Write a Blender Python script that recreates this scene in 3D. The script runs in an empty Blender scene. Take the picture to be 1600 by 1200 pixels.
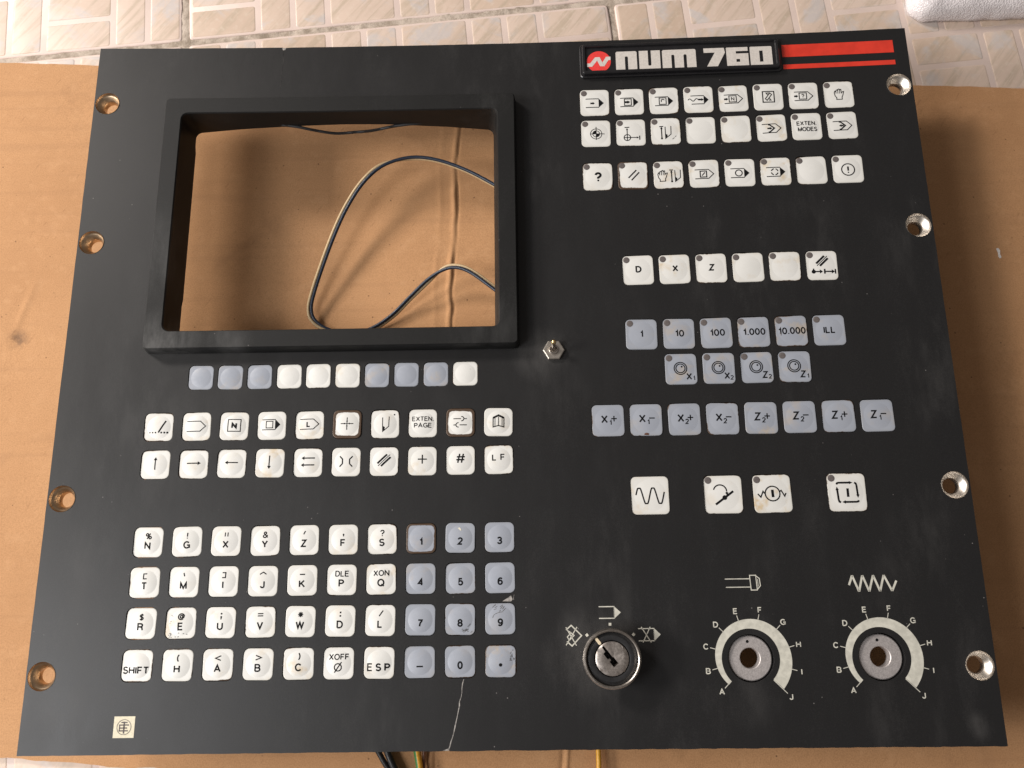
import bpy, bmesh, math, random
from mathutils import Vector, Matrix
from mathutils.geometry import delaunay_2d_cdt
random.seed(7)
S = 0.001                      # everything below is written in millimetres
PLATE = 45.0                   # face of the panel above the cardboard
BASE = 3.0                     # top of the cardboard above the tiles
scene = bpy.context.scene
COL = scene.collection

# ------------------------------------------------------------------ camera
cam_d = bpy.data.cameras.new('camera')
cam = bpy.data.objects.new('camera', cam_d); COL.objects.link(cam)
cam_d.sensor_fit = 'HORIZONTAL'; cam_d.sensor_width = 36.0
cam_d.lens = 1315.18 / 1600 * 36.0
cam_d.clip_start = 0.01; cam_d.clip_end = 50
X = Vector((0.9996685, -0.01311593, -0.02215556))
Y = -Vector((-0.01804866, -0.9706709, -0.23973369))
Z = -Vector((-0.01836143, 0.2400541, -0.97058585))
m = Matrix((X, Y, Z)).transposed().to_4x4()
m.translation = Vector((13.2505, -123.7405, 440.330 + PLATE + BASE)) * S
cam.matrix_world = m
scene.camera = cam

# ------------------------------------------------------------------ light
world = bpy.data.worlds.new('World'); scene.world = world; world.use_nodes = True
bg = world.node_tree.nodes['Background']
bg.inputs[0].default_value = (1.0, 0.90, 0.83, 1); bg.inputs[1].default_value = 0.17

def area(name, loc, target, size, energy, col, size_y=None):
    l = bpy.data.lights.new(name, 'AREA'); l.energy = energy; l.color = col
    l.shape = 'RECTANGLE'; l.size = size; l.size_y = size_y or size
    o = bpy.data.objects.new(name, l); COL.objects.link(o)
    o.location = loc
    o.rotation_euler = (Vector(target) - Vector(loc)).to_track_quat('-Z', 'Y').to_euler()
    return o
# a bright doorway behind to the left, and a wide window to the left
area('doorway_light', (-1.72, 1.33, 1.40), (-0.03, 0, 0.03), 0.46, 45, (1.0, 0.93, 0.865), 0.42)
area('low_window_light', (-1.75, -0.05, 0.92), (-0.05, 0, 0.03), 0.56, 33, (1.0, 0.94, 0.875), 0.30)
area('high_window_light', (-0.80, -0.38, 0.96), (-0.08, -0.05, 0.03), 0.42, 7.5, (0.97, 0.98, 1.0), 0.40)
vs = scene.view_settings
vs.view_transform = 'Standard'; vs.look = 'None'; vs.exposure = 0; vs.gamma = 1
vs.use_curve_mapping = False

# ------------------------------------------------------------------ materials
class N:
    """small node-graph helper"""
    def __init__(self, name):
        self.m = bpy.data.materials.new(name); self.m.use_nodes = True
        self.t = self.m.node_tree; self.b = self.t.nodes['Principled BSDF']
    def n(self, kind, **kw):
        nd = self.t.nodes.new(kind)
        for k, v in kw.items(): setattr(nd, k, v)
        return nd
    def l(self, a, b): self.t.links.new(a, b)
    def put(self, sock, v):
        if hasattr(v, 'links'): self.l(v, sock)
        else: sock.default_value = v
    def math(self, op, a, b=0.0, c=0.0, clamp=False):
        nd = self.n('ShaderNodeMath', operation=op); nd.use_clamp = clamp
        self.put(nd.inputs[0], a); self.put(nd.inputs[1], b); self.put(nd.inputs[2], c)
        return nd.outputs[0]
    def mix(self, fac, a, b, mode='MIX'):
        nd = self.n('ShaderNodeMix', data_type='RGBA', blend_type=mode)
        self.put(nd.inputs[0], fac); self.put(nd.inputs[6], a); self.put(nd.inputs[7], b)
        return nd.outputs[2]
    def ramp(self, v, lo, hi, o0=0.0, o1=1.0):
        nd = self.n('ShaderNodeMapRange'); nd.clamp = True; nd.interpolation_type = 'SMOOTHSTEP'
        self.put(nd.inputs[0], v)
        for i, q in enumerate((lo, hi, o0, o1)): self.put(nd.inputs[i + 1], q)
        return nd.outputs[0]
    def coord(self, which='Object'):
        return self.n('ShaderNodeTexCoord').outputs[which]
    def mapping(self, v, scale=(1, 1, 1), rot=(0, 0, 0), loc=(0, 0, 0)):
        nd = self.n('ShaderNodeMapping'); self.l(v, nd.inputs[0])
        self.put(nd.inputs[1], loc); nd.inputs[2].default_value = rot; nd.inputs[3].default_value = scale
        return nd.outputs[0]
    def noise(self, v, scale, detail=3, rough=0.55, dist=0):
        nd = self.n('ShaderNodeTexNoise'); self.l(v, nd.inputs['Vector'])
        nd.inputs['Scale'].default_value = scale; nd.inputs['Detail'].default_value = detail
        nd.inputs['Roughness'].default_value = rough; nd.inputs['Distortion'].default_value = dist
        return nd.outputs[0]
    def voro(self, v, scale):
        nd = self.n('ShaderNodeTexVoronoi'); self.l(v, nd.inputs['Vector']); nd.inputs['Scale'].default_value = scale
        return nd.outputs['Distance']
    def bump(self, h, strength=0.3, dist=0.0003):
        nd = self.n('ShaderNodeBump'); nd.inputs['Strength'].default_value = strength
        nd.inputs['Distance'].default_value = dist; self.l(h, nd.inputs['Height'])
        self.l(nd.outputs[0], self.b.inputs['Normal'])
    def set(self, col=None, rough=None, metal=0.0, spec=None):
        if col is not None: self.put(self.b.inputs['Base Color'], col)
        if rough is not None: self.put(self.b.inputs['Roughness'], rough)
        self.b.inputs['Metallic'].default_value = metal
        if spec is not None: self.put(self.b.inputs['Specular IOR Level'], spec)
        return self.m

def rgb(*c): return (c[0], c[1], c[2], 1.0)

def plain(name, col, rough=0.5, metal=0.0, grain=0.15, gscale=900, spec=None, bump=0.0, rvar=None):
    g = N(name); c = g.coord()
    a = g.noise(c, gscale, 4)
    f = g.ramp(a, 0.3, 0.7, 1 - grain, 1 + grain * 0.6)
    mx = g.n('ShaderNodeMix', data_type='RGBA', blend_type='MULTIPLY')
    mx.inputs[0].default_value = 1.0; mx.inputs[6].default_value = rgb(*col)
    cc = g.n('ShaderNodeCombineColor'); [g.l(f, cc.inputs[i]) for i in range(3)]
    g.l(cc.outputs[0], mx.inputs[7])
    if bump: g.bump(a, bump)
    if rvar is None: rvar = 0.03 if metal else 0.15
    return g.set(mx.outputs[2], g.ramp(g.noise(c, gscale * 0.3), 0.3, 0.7, rough * (1 - rvar), min(1, rough * (1 + rvar))), metal, spec)

def blot(g, c, x, y, r0, r1):
    nd = g.n('ShaderNodeVectorMath', operation='DISTANCE')
    sep = g.n('ShaderNodeSeparateXYZ'); g.l(c, sep.inputs[0])
    cb = g.n('ShaderNodeCombineXYZ'); g.l(sep.outputs[0], cb.inputs[0]); g.l(sep.outputs[1], cb.inputs[1])
    g.l(cb.outputs[0], nd.inputs[0]); nd.inputs[1].default_value = (x * S, y * S, 0)
    return g.ramp(nd.outputs['Value'], r0 * S, r1 * S, 1.0, 0.0)

def make_black(name, base, dust, blots, rough=0.5, spec=0.5):
    g = N(name); c = g.coord()
    big = g.noise(g.mapping(c, (1, 0.45, 1)), 14, 5, 0.6)
    mid = g.noise(g.mapping(c, (1, 0.35, 1)), 60, 6, 0.65)
    fine = g.noise(c, 2200, 3, 0.6)
    f = g.math('MULTIPLY', g.math('MULTIPLY', g.ramp(big, 0.45, 0.75), g.ramp(mid, 0.45, 0.75)), 0.26)
    for (x, y, r0, r1, s) in blots:
        bl = g.math('MULTIPLY', blot(g, c, x, y, r0, r1), g.ramp(mid, 0.30, 0.68))
        f = g.math('ADD', f, g.math('MULTIPLY', bl, s))
    f = g.math('ADD', f, g.ramp(fine, 0.40, 0.75, -0.03, 0.10), clamp=True)
    col = g.mix(f, rgb(*base), rgb(*dust))
    # specks of dust and tiny nicks
    sp = g.voro(c, 150)
    spm = g.math('MULTIPLY', g.ramp(sp, 0.025, 0.06, 1, 0), g.ramp(g.noise(c, 37), 0.52, 0.60))
    col = g.mix(g.math('MULTIPLY', spm, 0.5), col, rgb(0.30, 0.28, 0.27))
    # hairline scratches
    w = g.noise(g.mapping(g.mapping(c, rot=(0, 0, math.radians(52))), (18, 900, 1)), 1.0, 2, 0.5)
    scr = g.math('MULTIPLY', g.ramp(w, 0.74, 0.80), g.ramp(g.noise(c, 21, 2), 0.55, 0.66))
    col = g.mix(g.math('MULTIPLY', scr, 0.25), col, rgb(0.2, 0.19, 0.19))
    g.bump(fine, 0.25, 0.00012)
    return g.set(col, g.ramp(mid, 0.3, 0.7, rough - 0.02, rough + 0.03), 0, spec)

M = {}
M['plate'] = make_black('black_anodised_plate', (0.0105, 0.0103, 0.0108), (0.075, 0.072, 0.070),
    [(42, -154, 12, 28, 0.34), (20, 2, 4, 20, 0.35), (186, -181, 6, 20, 0.20), (120, -178, 4, 18, 0.2), (230, -190, 2, 9, 0.4),
     (-215, -150, 10, 60, 0.10), (-200, -60, 10, 50, 0.06), (222, 60, 5, 40, 0.10), (-214, -100, 3, 22, 0.16), (-222, -176, 3, 16, 0.16), (30, -30, 4, 30, 0.12), (150, 75, 4, 22, 0.10)], 0.44, 0.42)
M['bezel'] = make_black('black_rubber_bezel', (0.0075, 0.0074, 0.0074), (0.085, 0.084, 0.083),
    [(-184, 11, 4, 24, 1.1), (-190, 60, 5, 40, 0.35), (-10, 20, 4, 30, 0.3), (-150, 11, 2, 18, 0.5)], 0.55, 0.28)
M['black'] = plain('black_plastic', (0.013, 0.013, 0.014), 0.45)
M['badge'] = plain('badge_black_plastic', (0.012, 0.0115, 0.013), 0.3, gscale=300)
M['ink'] = plain('black_print', (0.005, 0.005, 0.006), 0.7, spec=0.15)
M['print'] = plain('cream_print', (0.56, 0.545, 0.475), 0.5, grain=0.16, gscale=320)
M['lead'] = plain('nickel', (0.66, 0.61, 0.55), 0.38, 1.0, 0.12, 300)
M['ferrule_golden'] = plain('golden_brown_metal', (0.62, 0.46, 0.31), 0.36, 1.0, 0.2, 300)  # golden-brown metal tint, used on the left ferrules only
M['chrome'] = plain('worn_chrome', (0.44, 0.40, 0.36), 0.34, 1.0, 0.2, 700)
M['steel'] = plain('brushed_steel', (0.46, 0.415, 0.38), 0.44, 1.0, 0.25, 900, bump=0.15)
M['alu'] = plain('aluminium_disc', (0.60, 0.56, 0.55), 0.55, 0.75, 0.18, 1600, bump=0.2)
M['brass'] = plain('brass_tip', (0.75, 0.55, 0.28), 0.3, 1.0)
M['letter'] = plain('silver_print', (0.58, 0.54, 0.50), 0.4, grain=0.1)
M['red'] = plain('red_orange_film', (0.62, 0.040, 0.022), 0.38, grain=0.12, gscale=120)
M['emblem_red'] = plain('emblem_red', (0.72, 0.05, 0.045), 0.4, grain=0.1)
M['lamp'] = plain('smoked_lamp_window', (0.125, 0.108, 0.104), 0.35)
M['sticker'] = plain('cream_sticker', (0.66, 0.60, 0.45), 0.6, grain=0.1)
M['sticker_ink'] = plain('sticker_ink', (0.10, 0.08, 0.075), 0.6)
M['crack'] = plain('broken_edge', (0.30, 0.28, 0.26), 0.7, grain=0.5, gscale=600)
M['crack_dark'] = plain('dark_crack', (0.028, 0.026, 0.025), 0.9, grain=0.95, gscale=420)
M['wire_cream'] = plain('cream_wire_sleeve', (0.47, 0.34, 0.19), 0.4)
M['wire_blue'] = plain('navy_wire_sleeve', (0.010, 0.018, 0.036), 0.38)
M['wire_black'] = plain('black_wire_sleeve', (0.012, 0.011, 0.011), 0.4)
M['wire_green'] = plain('green_wire_sleeve', (0.035, 0.16, 0.03), 0.4)
M['wire_yellow'] = plain('yellow_wire_sleeve', (0.72, 0.36, 0.03), 0.4)
M['wire_brown'] = plain('brown_wire_sleeve', (0.16, 0.06, 0.025), 0.4)
M['housing'] = plain('dark_rear_housing', (0.02, 0.019, 0.018), 0.6)
M['fleck'] = plain('white_fleck', (0.75, 0.70, 0.66), 0.7)

def make_key(name, base, base2):
    g = N(name)
    gen = g.coord('Generated'); ob = g.coord('Object')
    info = g.n('ShaderNodeObjectInfo')
    rnd = info.outputs['Random']
    colr = g.n('ShaderNodeSeparateColor'); g.l(info.outputs['Color'], colr.inputs[0])
    wear, stain = colr.outputs[0], colr.outputs[1]
    off = g.n('ShaderNodeCombineXYZ')
    g.l(g.math('MULTIPLY', rnd, 3.1), off.inputs[0]); g.l(g.math('MULTIPLY', rnd, 7.7), off.inputs[1])
    v = g.n('ShaderNodeVectorMath', operation='ADD'); g.l(ob, v.inputs[0]); g.l(off.outputs[0], v.inputs[1])
    p = v.outputs[0]
    sep = g.n('ShaderNodeSeparateXYZ'); g.l(gen, sep.inputs[0])
    ax = g.math('ABSOLUTE', g.math('MULTIPLY_ADD', sep.outputs[0], 2, -1))
    ay = g.math('ABSOLUTE', g.math('MULTIPLY_ADD', sep.outputs[1], 2, -1))
    t = g.math('POWER', g.math('ADD', g.math('POWER', ax, 7), g.math('POWER', ay, 7)), 1 / 7)
    nz = g.noise(p, 420, 5, 0.65); lo = g.noise(p, 70, 3)
    tt = g.math('ADD', t, g.math('MULTIPLY', g.math('SUBTRACT', nz, 0.5), 0.14))
    tt = g.math('ADD', tt, g.math('MULTIPLY', g.math('SUBTRACT', lo, 0.5), 0.22))
    lim = g.math('SUBTRACT', 1.05, wear)
    dirt = g.ramp(tt, lim, g.math('ADD', lim, 0.035))
    st = g.math('MULTIPLY', g.ramp(g.noise(p, 95, 4, 0.6), 0.50, 0.74), stain)
    body = g.mix(g.ramp(lo, 0.3, 0.7), rgb(*base), rgb(*base2))
    body = g.mix(g.math('MULTIPLY', g.ramp(t, 0.80, 1.0), 0.25), body, rgb(base[0] * .8, base[1] * .74, base[2] * .62))
    body = g.mix(st, body, rgb(0.55, 0.38, 0.16))
    sp = g.math('MULTIPLY', g.ramp(g.noise(p, 1500, 2), 0.70, 0.76), g.ramp(g.noise(p, 120, 2), 0.56, 0.68))
    body = g.mix(g.math('MULTIPLY', sp, 0.8), body, rgb(0.08, 0.06, 0.045))
    col = g.mix(dirt, body, rgb(0.075, 0.047, 0.030))
    g.bump(g.noise(ob, 700, 2), 0.08, 0.0001)
    return g.set(col, g.ramp(nz, 0.3, 0.7, 0.30, 0.42), 0, 0.5)
M['key_white'] = make_key('ivory_key_plastic', (0.655, 0.65, 0.622), (0.70, 0.695, 0.67))
M['key_grey'] = make_key('blue_grey_key_plastic', (0.295, 0.318, 0.368), (0.325, 0.347, 0.395))

def make_card():
    g = N('brown_corrugated_card'); c = g.coord()
    big = g.noise(c, 9, 4, 0.6); fib = g.noise(c, 1300, 4, 0.65); mot = g.noise(c, 160, 4, 0.6)
    corr = g.noise(g.mapping(c, (0.8, 17, 1)), 9, 3, 0.5)
    col = g.mix(g.ramp(big, 0.3, 0.7), rgb(0.47, 0.252, 0.120), rgb(0.525, 0.288, 0.140))
    col = g.mix(g.ramp(fib, 0.35, 0.72, 0, 0.5), col, rgb(0.31, 0.16, 0.074))
    col = g.mix(g.ramp(mot, 0.5, 0.75, 0, 0.35), col, rgb(0.56, 0.32, 0.165))
    col = g.mix(g.ramp(corr, 0.52, 0.76, 0, 0.22), col, rgb(0.32, 0.17, 0.085))
    flk = g.noise(g.mapping(g.mapping(c, rot=(0, 0, 0.6)), (420, 90, 1)), 1.0, 3, 0.6)
    col = g.mix(g.ramp(flk, 0.62, 0.72, 0, 0.35), col, rgb(0.28, 0.14, 0.065))
    wet = g.math('MULTIPLY', g.ramp(g.noise(c, 17, 3, 0.6, 0.8), 0.56, 0.70), g.ramp(mot, 0.35, 0.6))
    col = g.mix(g.math('MULTIPLY', wet, 0.30), col, rgb(0.30, 0.155, 0.075))
    sp = g.math('MULTIPLY', g.ramp(g.voro(c, 130), 0.04, 0.09, 1, 0), g.ramp(g.noise(c, 55), 0.47, 0.55))
    col = g.mix(g.math('MULTIPLY', sp, 0.7), col, rgb(0.10, 0.05, 0.025))
    st = g.math('MULTIPLY', blot(g, c, -297, 30, 1, 9), g.ramp(mot, 0.35, 0.6))
    col = g.mix(g.math('MULTIPLY', st, 0.75), col, rgb(0.12, 0.07, 0.045))
    h = g.math('ADD', g.math('MULTIPLY', fib, 0.4), g.math('MULTIPLY', corr, 0.9))
    g.bump(h, 0.55, 0.0005)
    return g.set(col, 0.85, 0, 0.25)
M['card'] = make_card()

def make_stone():
    g = N('printed_stone_paver'); c = g.coord()
    info = g.n('ShaderNodeObjectInfo'); rnd = info.outputs['Random']
    off = g.n('ShaderNodeCombineXYZ'); g.l(g.math('MULTIPLY', rnd, 5.3), off.inputs[0]); g.l(g.math('MULTIPLY', rnd, 2.9), off.inputs[1])
    v = g.n('ShaderNodeVectorMath', operation='ADD'); g.l(c, v.inputs[0]); g.l(off.outputs[0], v.inputs[1])
    st = g.noise(g.mapping(g.mapping(v.outputs[0], rot=(0, 0, math.radians(-48))), (2.2, 22, 1)), 8, 5, 0.65, 0.5)
    bl = g.noise(v.outputs[0], 32, 4, 0.6, 1.0)
    warm = g.mix(rnd, rgb(0.57, 0.435, 0.34), rgb(0.65, 0.515, 0.43))
    col = g.mix(g.ramp(st, 0.44, 0.66, 0, 0.75), warm, rgb(0.46, 0.37, 0.28))
    col = g.mix(g.ramp(bl, 0.50, 0.66, 0, 0.65), col, rgb(0.53, 0.50, 0.50))
    col = g.mix(g.ramp(g.noise(v.outputs[0], 300, 3), 0.5, 0.75, 0, 0.3), col, rgb(0.70, 0.60, 0.50))
    g.bump(st, 0.12, 0.0003)
    return g.set(col, 0.42, 0, 0.4)
M['stone'] = make_stone()
def make_glaze():
    g = N('pale_tile_glaze'); c = g.coord()
    a = g.noise(c, 60, 4); f = g.noise(c, 420, 4, 0.7)
    col = g.mix(g.ramp(a, 0.3, 0.7), rgb(0.65, 0.52, 0.465), rgb(0.69, 0.56, 0.495))
    sp = g.math('MULTIPLY', g.ramp(f, 0.66, 0.72), g.ramp(g.noise(c, 22), 0.5, 0.6))
    col = g.mix(g.math('MULTIPLY', sp, 0.55), col, rgb(0.16, 0.12, 0.09))
    g.bump(f, 0.15, 0.0003)
    return g.set(col, 0.4, 0, 0.4)
M['glaze'] = make_glaze()
def make_grout():
    g = N('dirty_grout'); c = g.coord()
    a = g.noise(c, 90, 5, 0.7); f = g.noise(c, 700, 4, 0.7)
    col = g.mix(g.ramp(a, 0.35, 0.65), rgb(0.29, 0.235, 0.185), rgb(0.52, 0.44, 0.37))
    col = g.mix(g.ramp(f, 0.55, 0.75, 0, 0.22), col, rgb(0.17, 0.13, 0.10))
    g.bump(f, 0.5, 0.0008)
    return g.set(col, 0.95, 0, 0.2)
M['grout'] = make_grout()
def make_foam():
    g = N('white_bead_foam'); c = g.coord()
    v = g.voro(c, 950); f = g.noise(c, 120, 4)
    col = g.mix(g.ramp(v, 0.1, 0.6), rgb(0.84, 0.80, 0.80), rgb(0.72, 0.67, 0.68))
    col = g.mix(g.ramp(f, 0.5, 0.75, 0, 0.3), col, rgb(0.55, 0.50, 0.50))
    g.bump(v, 0.45, 0.0008)
    g.b.inputs['Subsurface Weight'].default_value = 0.15
    g.b.inputs['Subsurface Radius'].default_value = (0.004, 0.004, 0.004)
    g.b.inputs['Subsurface Scale'].default_value = 1.0
    return g.set(col, 0.18, 0, 0.6)
M['foam'] = make_foam()

# ------------------------------------------------------------------ mesh helpers
def mesh(name, verts, faces, mats, smooth=None, fm=None):
    me = bpy.data.meshes.new(name)
    me.from_pydata([(x * S, y * S, z * S) for x, y, z in verts], [], faces)
    for q in (mats if isinstance(mats, (list, tuple)) else [mats]): me.materials.append(q)
    if fm: me.polygons.foreach_set('material_index', fm)
    if smooth is not None:
        me.polygons.foreach_set('use_smooth', [True] * len(me.polygons))
        me.set_sharp_from_angle(angle=math.radians(smooth))
    me.update()
    return me
def link(name, me, parent=None, loc=None, rot=None, label=None, cat=None, group=None, kind=None):
    o = bpy.data.objects.new(name, me); COL.objects.link(o)
    if parent: o.parent = parent
    if loc: o.location = [q * S for q in loc]
    if rot: o.rotation_euler = rot
    if label: o['label'] = label
    if cat: o['category'] = cat
    if group: o['group'] = group
    if kind: o['kind'] = kind
    return o
def sag(x, y):                 # the cracked panel dips slightly in the middle
    return (1 - (x / 241.3) ** 2) * (-3.3495 - 1.55275 * y / 198.7)
def onp(x, y, z): return (x, y, PLATE + sag(x, y) + z)

def rrect(x0, x1, y0, y1, r, nc=5, ns=1):
    """rounded rectangle, counter-clockwise, ns pieces per straight side"""
    pts = []
    for (cx, cy, a0) in ((x1 - r, y1 - r, 0), (x0 + r, y1 - r, 90), (x0 + r, y0 + r, 180), (x1 - r, y0 + r, 270)):
        arc = [(cx + r * math.cos(math.radians(a0 + 90 * k / nc)), cy + r * math.sin(math.radians(a0 + 90 * k / nc))) for k in range(nc + 1)]
        if pts and ns > 1:
            a, b = pts[-1], arc[0]
            pts += [(a[0] + (b[0] - a[0]) * k / ns, a[1] + (b[1] - a[1]) * k / ns) for k in range(1, ns)]
        pts += arc
    if ns > 1:
        a, b = pts[-1], pts[0]
        pts += [(a[0] + (b[0] - a[0]) * k / ns, a[1] + (b[1] - a[1]) * k / ns) for k in range(1, ns)]
    return pts
def circle(cx, cy, r, n=32): return [(cx + r * math.cos(2 * math.pi * k / n), cy + r * math.sin(2 * math.pi * k / n)) for k in range(n)]
def loft(loops, cap0=False, cap1=False):
    n = len(loops[0]); v = [p for L in loops for p in L]; f = []
    for a in range(len(loops) - 1):
        for k in range(n):
            k2 = (k + 1) % n
            f.append((a * n + k, a * n + k2, (a + 1) * n + k2, (a + 1) * n + k))
    if cap0: f.append(tuple(reversed(range(n))))
    if cap1: f.append(tuple((len(loops) - 1) * n + k for k in range(n)))
    return v, f
def inside(p, poly):
    x, y = p; c = False; j = len(poly) - 1
    for i in range(len(poly)):
        xi, yi = poly[i]; xj, yj = poly[j]
        if (yi > y) != (yj > y) and x < (xj - xi) * (y - yi) / (yj - yi) + xi: c = not c
        j = i
    return c
def fill2d(outer, holes, grid=None):
    pts, edges = [], []
    for lp in [outer] + holes:
        b = len(pts); pts += lp; edges += [(b + k, b + (k + 1) % len(lp)) for k in range(len(lp))]
    boxes = [(min(p[0] for p in h), max(p[0] for p in h), min(p[1] for p in h), max(p[1] for p in h), h) for h in holes]
    def hole_at(p, m=0.0):
        for (a, b, c, d, h) in boxes:
            if a - m <= p[0] <= b + m and c - m <= p[1] <= d + m:
                if m > 0 or inside(p, h): return True
        return False
    if grid:
        x0, x1 = min(p[0] for p in outer), max(p[0] for p in outer); y0, y1 = min(p[1] for p in outer), max(p[1] for p in outer)
        nx, ny = int((x1 - x0) / grid), int((y1 - y0) / grid)
        for i in range(1, nx):
            for j in range(1, ny):
                p = (x0 + (x1 - x0) * i / nx, y0 + (y1 - y0) * j / ny)
                if not hole_at(p, 1.0): pts.append(p)
    r = delaunay_2d_cdt([Vector(p) for p in pts], edges, [], 0, 1e-5)
    V = [(p.x, p.y) for p in r[0]]; F = []
    for t in r[2]:
        c = (sum(V[i][0] for i in t) / 3, sum(V[i][1] for i in t) / 3)
        if inside(c, outer) and not hole_at(c): F.append(tuple(t))
    return V, F
def plate(outer, holes, ztop, zbot, grid=None, place=None):
    V, F = fill2d(outer, holes, grid)
    place = place or (lambda x, y, z: (x, y, z))
    n = len(V); verts = [place(x, y, ztop) for x, y in V]
    faces = []
    for t in F:
        a, b, c = (V[i] for i in t)
        faces.append(t if (b[0] - a[0]) * (c[1] - a[1]) - (b[1] - a[1]) * (c[0] - a[0]) > 0 else tuple(reversed(t)))
    if zbot is not None:
        verts += [place(x, y, zbot) for x, y in V]
        cnt = {}
        for t in faces:
            for k in range(3): cnt[(t[k], t[(k + 1) % 3])] = 1
        walls = [(a + n, b + n, b, a) for (a, b) in cnt if (b, a) not in cnt]
        faces = faces + [tuple(q + n for q in reversed(t)) for t in faces] + walls
    return verts, faces

class Print:
    """flat marks laid on a surface z(x, y)"""
    def __init__(self, zf): self.wk = 1.0; self.zf = zf; self.v = []; self.f = []
    def _add(self, pts, faces):
        b = len(self.v); self.v += [(x, y, self.zf(x, y)) for x, y in pts]; self.f += [tuple(b + i for i in q) for q in faces]
    def line(self, pts, w=0.35, closed=False, step=1.2):
        P = [Vector(p) for p in pts]; w *= self.wk
        if closed: P.append(P[0])
        Q = [P[0]]
        for a, b in zip(P, P[1:]):
            k = max(1, int((b - a).length / step))
            Q += [a + (b - a) * (i + 1) / k for i in range(k)]
        n = len(Q); L, Rr = [], []
        for i in range(n):
            if closed: d0 = (Q[i] - Q[i - 1 if i else n - 2]); d1 = (Q[(i + 1) if i < n - 1 else 1] - Q[i])
            else: d0 = Q[i] - Q[i - 1] if i else Q[1] - Q[0]; d1 = Q[i + 1] - Q[i] if i < n - 1 else Q[i] - Q[i - 1]
            d0 = d0.normalized(); d1 = d1.normalized(); d = (d0 + d1)
            d = d.normalized() if d.length > 1e-6 else d1
            nn = Vector((-d.y, d.x)); m_ = w / 2 / max(0.45, nn.dot(Vector((-d1.y, d1.x))))
            L.append(Q[i] + nn * m_); Rr.append(Q[i] - nn * m_)
        self._add([tuple(p) for p in L] + [tuple(p) for p in Rr], [(n + i, n + i + 1, i + 1, i) for i in range(n - 1)])
    def poly(self, pts):
        ar = sum(a[0] * b[1] - b[0] * a[1] for a, b in zip(pts, pts[1:] + pts[:1]))
        if ar < 0: pts = pts[::-1]
        c = (sum(p[0] for p in pts) / len(pts), sum(p[1] for p in pts) / len(pts))
        tris = [(c, a, b) for a, b in zip(pts, pts[1:] + pts[:1])]
        if len(pts) < 9 and max(math.dist(a, b) for t in tris for a, b in zip(t, t[1:])) > 0.9:
            for _ in range(2):          # split so that the mark follows a domed key
                new = []
                for a, b, d in tris:
                    ab, bd, da = ((a[0] + b[0]) / 2, (a[1] + b[1]) / 2), ((b[0] + d[0]) / 2, (b[1] + d[1]) / 2), ((d[0] + a[0]) / 2, (d[1] + a[1]) / 2)
                    new += [(a, ab, da), (ab, b, bd), (da, bd, d), (ab, bd, da)]
                tris = new
        for t in tris: self._add(list(t), [(0, 1, 2)])
    def disc(self, x, y, r, n=16): self.poly(circle(x, y, r, n))
    def ring(self, x, y, r, w=0.35, n=28): self.line(circle(x, y, r, n), w, True)
    def arc(self, x, y, r, a0, a1, w=0.35, n=14):
        self.line([(x + r * math.cos(math.radians(a0 + (a1 - a0) * k / n)), y + r * math.sin(math.radians(a0 + (a1 - a0) * k / n))) for k in range(n + 1)], w)
    def arrow(self, a, b, w=0.4, head=1.3, hw=None):
        A, B = Vector(a), Vector(b); d = (B - A).normalized(); nn = Vector((-d.y, d.x)); hw = hw or head * 0.5
        if (B - A).length > head: self.line([A, B - d * head * 0.9], w)
        self.poly([tuple(B), tuple(B - d * head + nn * hw), tuple(B - d * head - nn * hw)])
    def text(self, s, x, y, cap, bold=0.0, wide=1.0, align='C', rot=0):
        """grotesque lettering drawn with strokes; (x, y) is the middle of the line"""
        wt = cap * (0.128 + bold * 0.45); gap = 0.13 + wt / cap
        tot = sum(GLYPH[c][0] for c in s) + gap * (len(s) - 1)
        u = -tot / 2
        for c in s:
            w, strokes = GLYPH[c]
            for st in strokes:
                pts, closed = expand(st)
                q = [(x + (u + a) * cap * wide, y + ((b - 0.5) * (cap - wt))) for a, b in pts]
                if len(q) == 1: self.disc(q[0][0], q[0][1], wt * 0.68, 10)
                else: self.line(q, wt, closed, step=0.8)
            u += w + gap
    def make(self, name, mat, parent, **kw):
        return link(name, mesh(name, self.v, self.f, mat), parent, **kw)
def expand(st):
    pts = []; closed = False
    for e in st:
        if e == 'z': closed = True
        elif e[0] == 'a':
            _, cx, cy, rx, ry, a0, a1 = e; n = max(3, int(abs(a1 - a0) / 18))
            pts += [(cx + rx * math.cos(math.radians(a0 + (a1 - a0) * k / n)), cy + ry * math.sin(math.radians(a0 + (a1 - a0) * k / n))) for k in range(n + 1)]
        else: pts.append(e)
    out = []
    for p in pts:
        if not out or math.hypot(p[0] - out[-1][0], p[1] - out[-1][1]) > 1e-4: out.append(p)
    if closed and math.hypot(out[0][0] - out[-1][0], out[0][1] - out[-1][1]) < 1e-4: out.pop()
    return out, closed
def A(*q): return ('a',) + q
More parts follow.
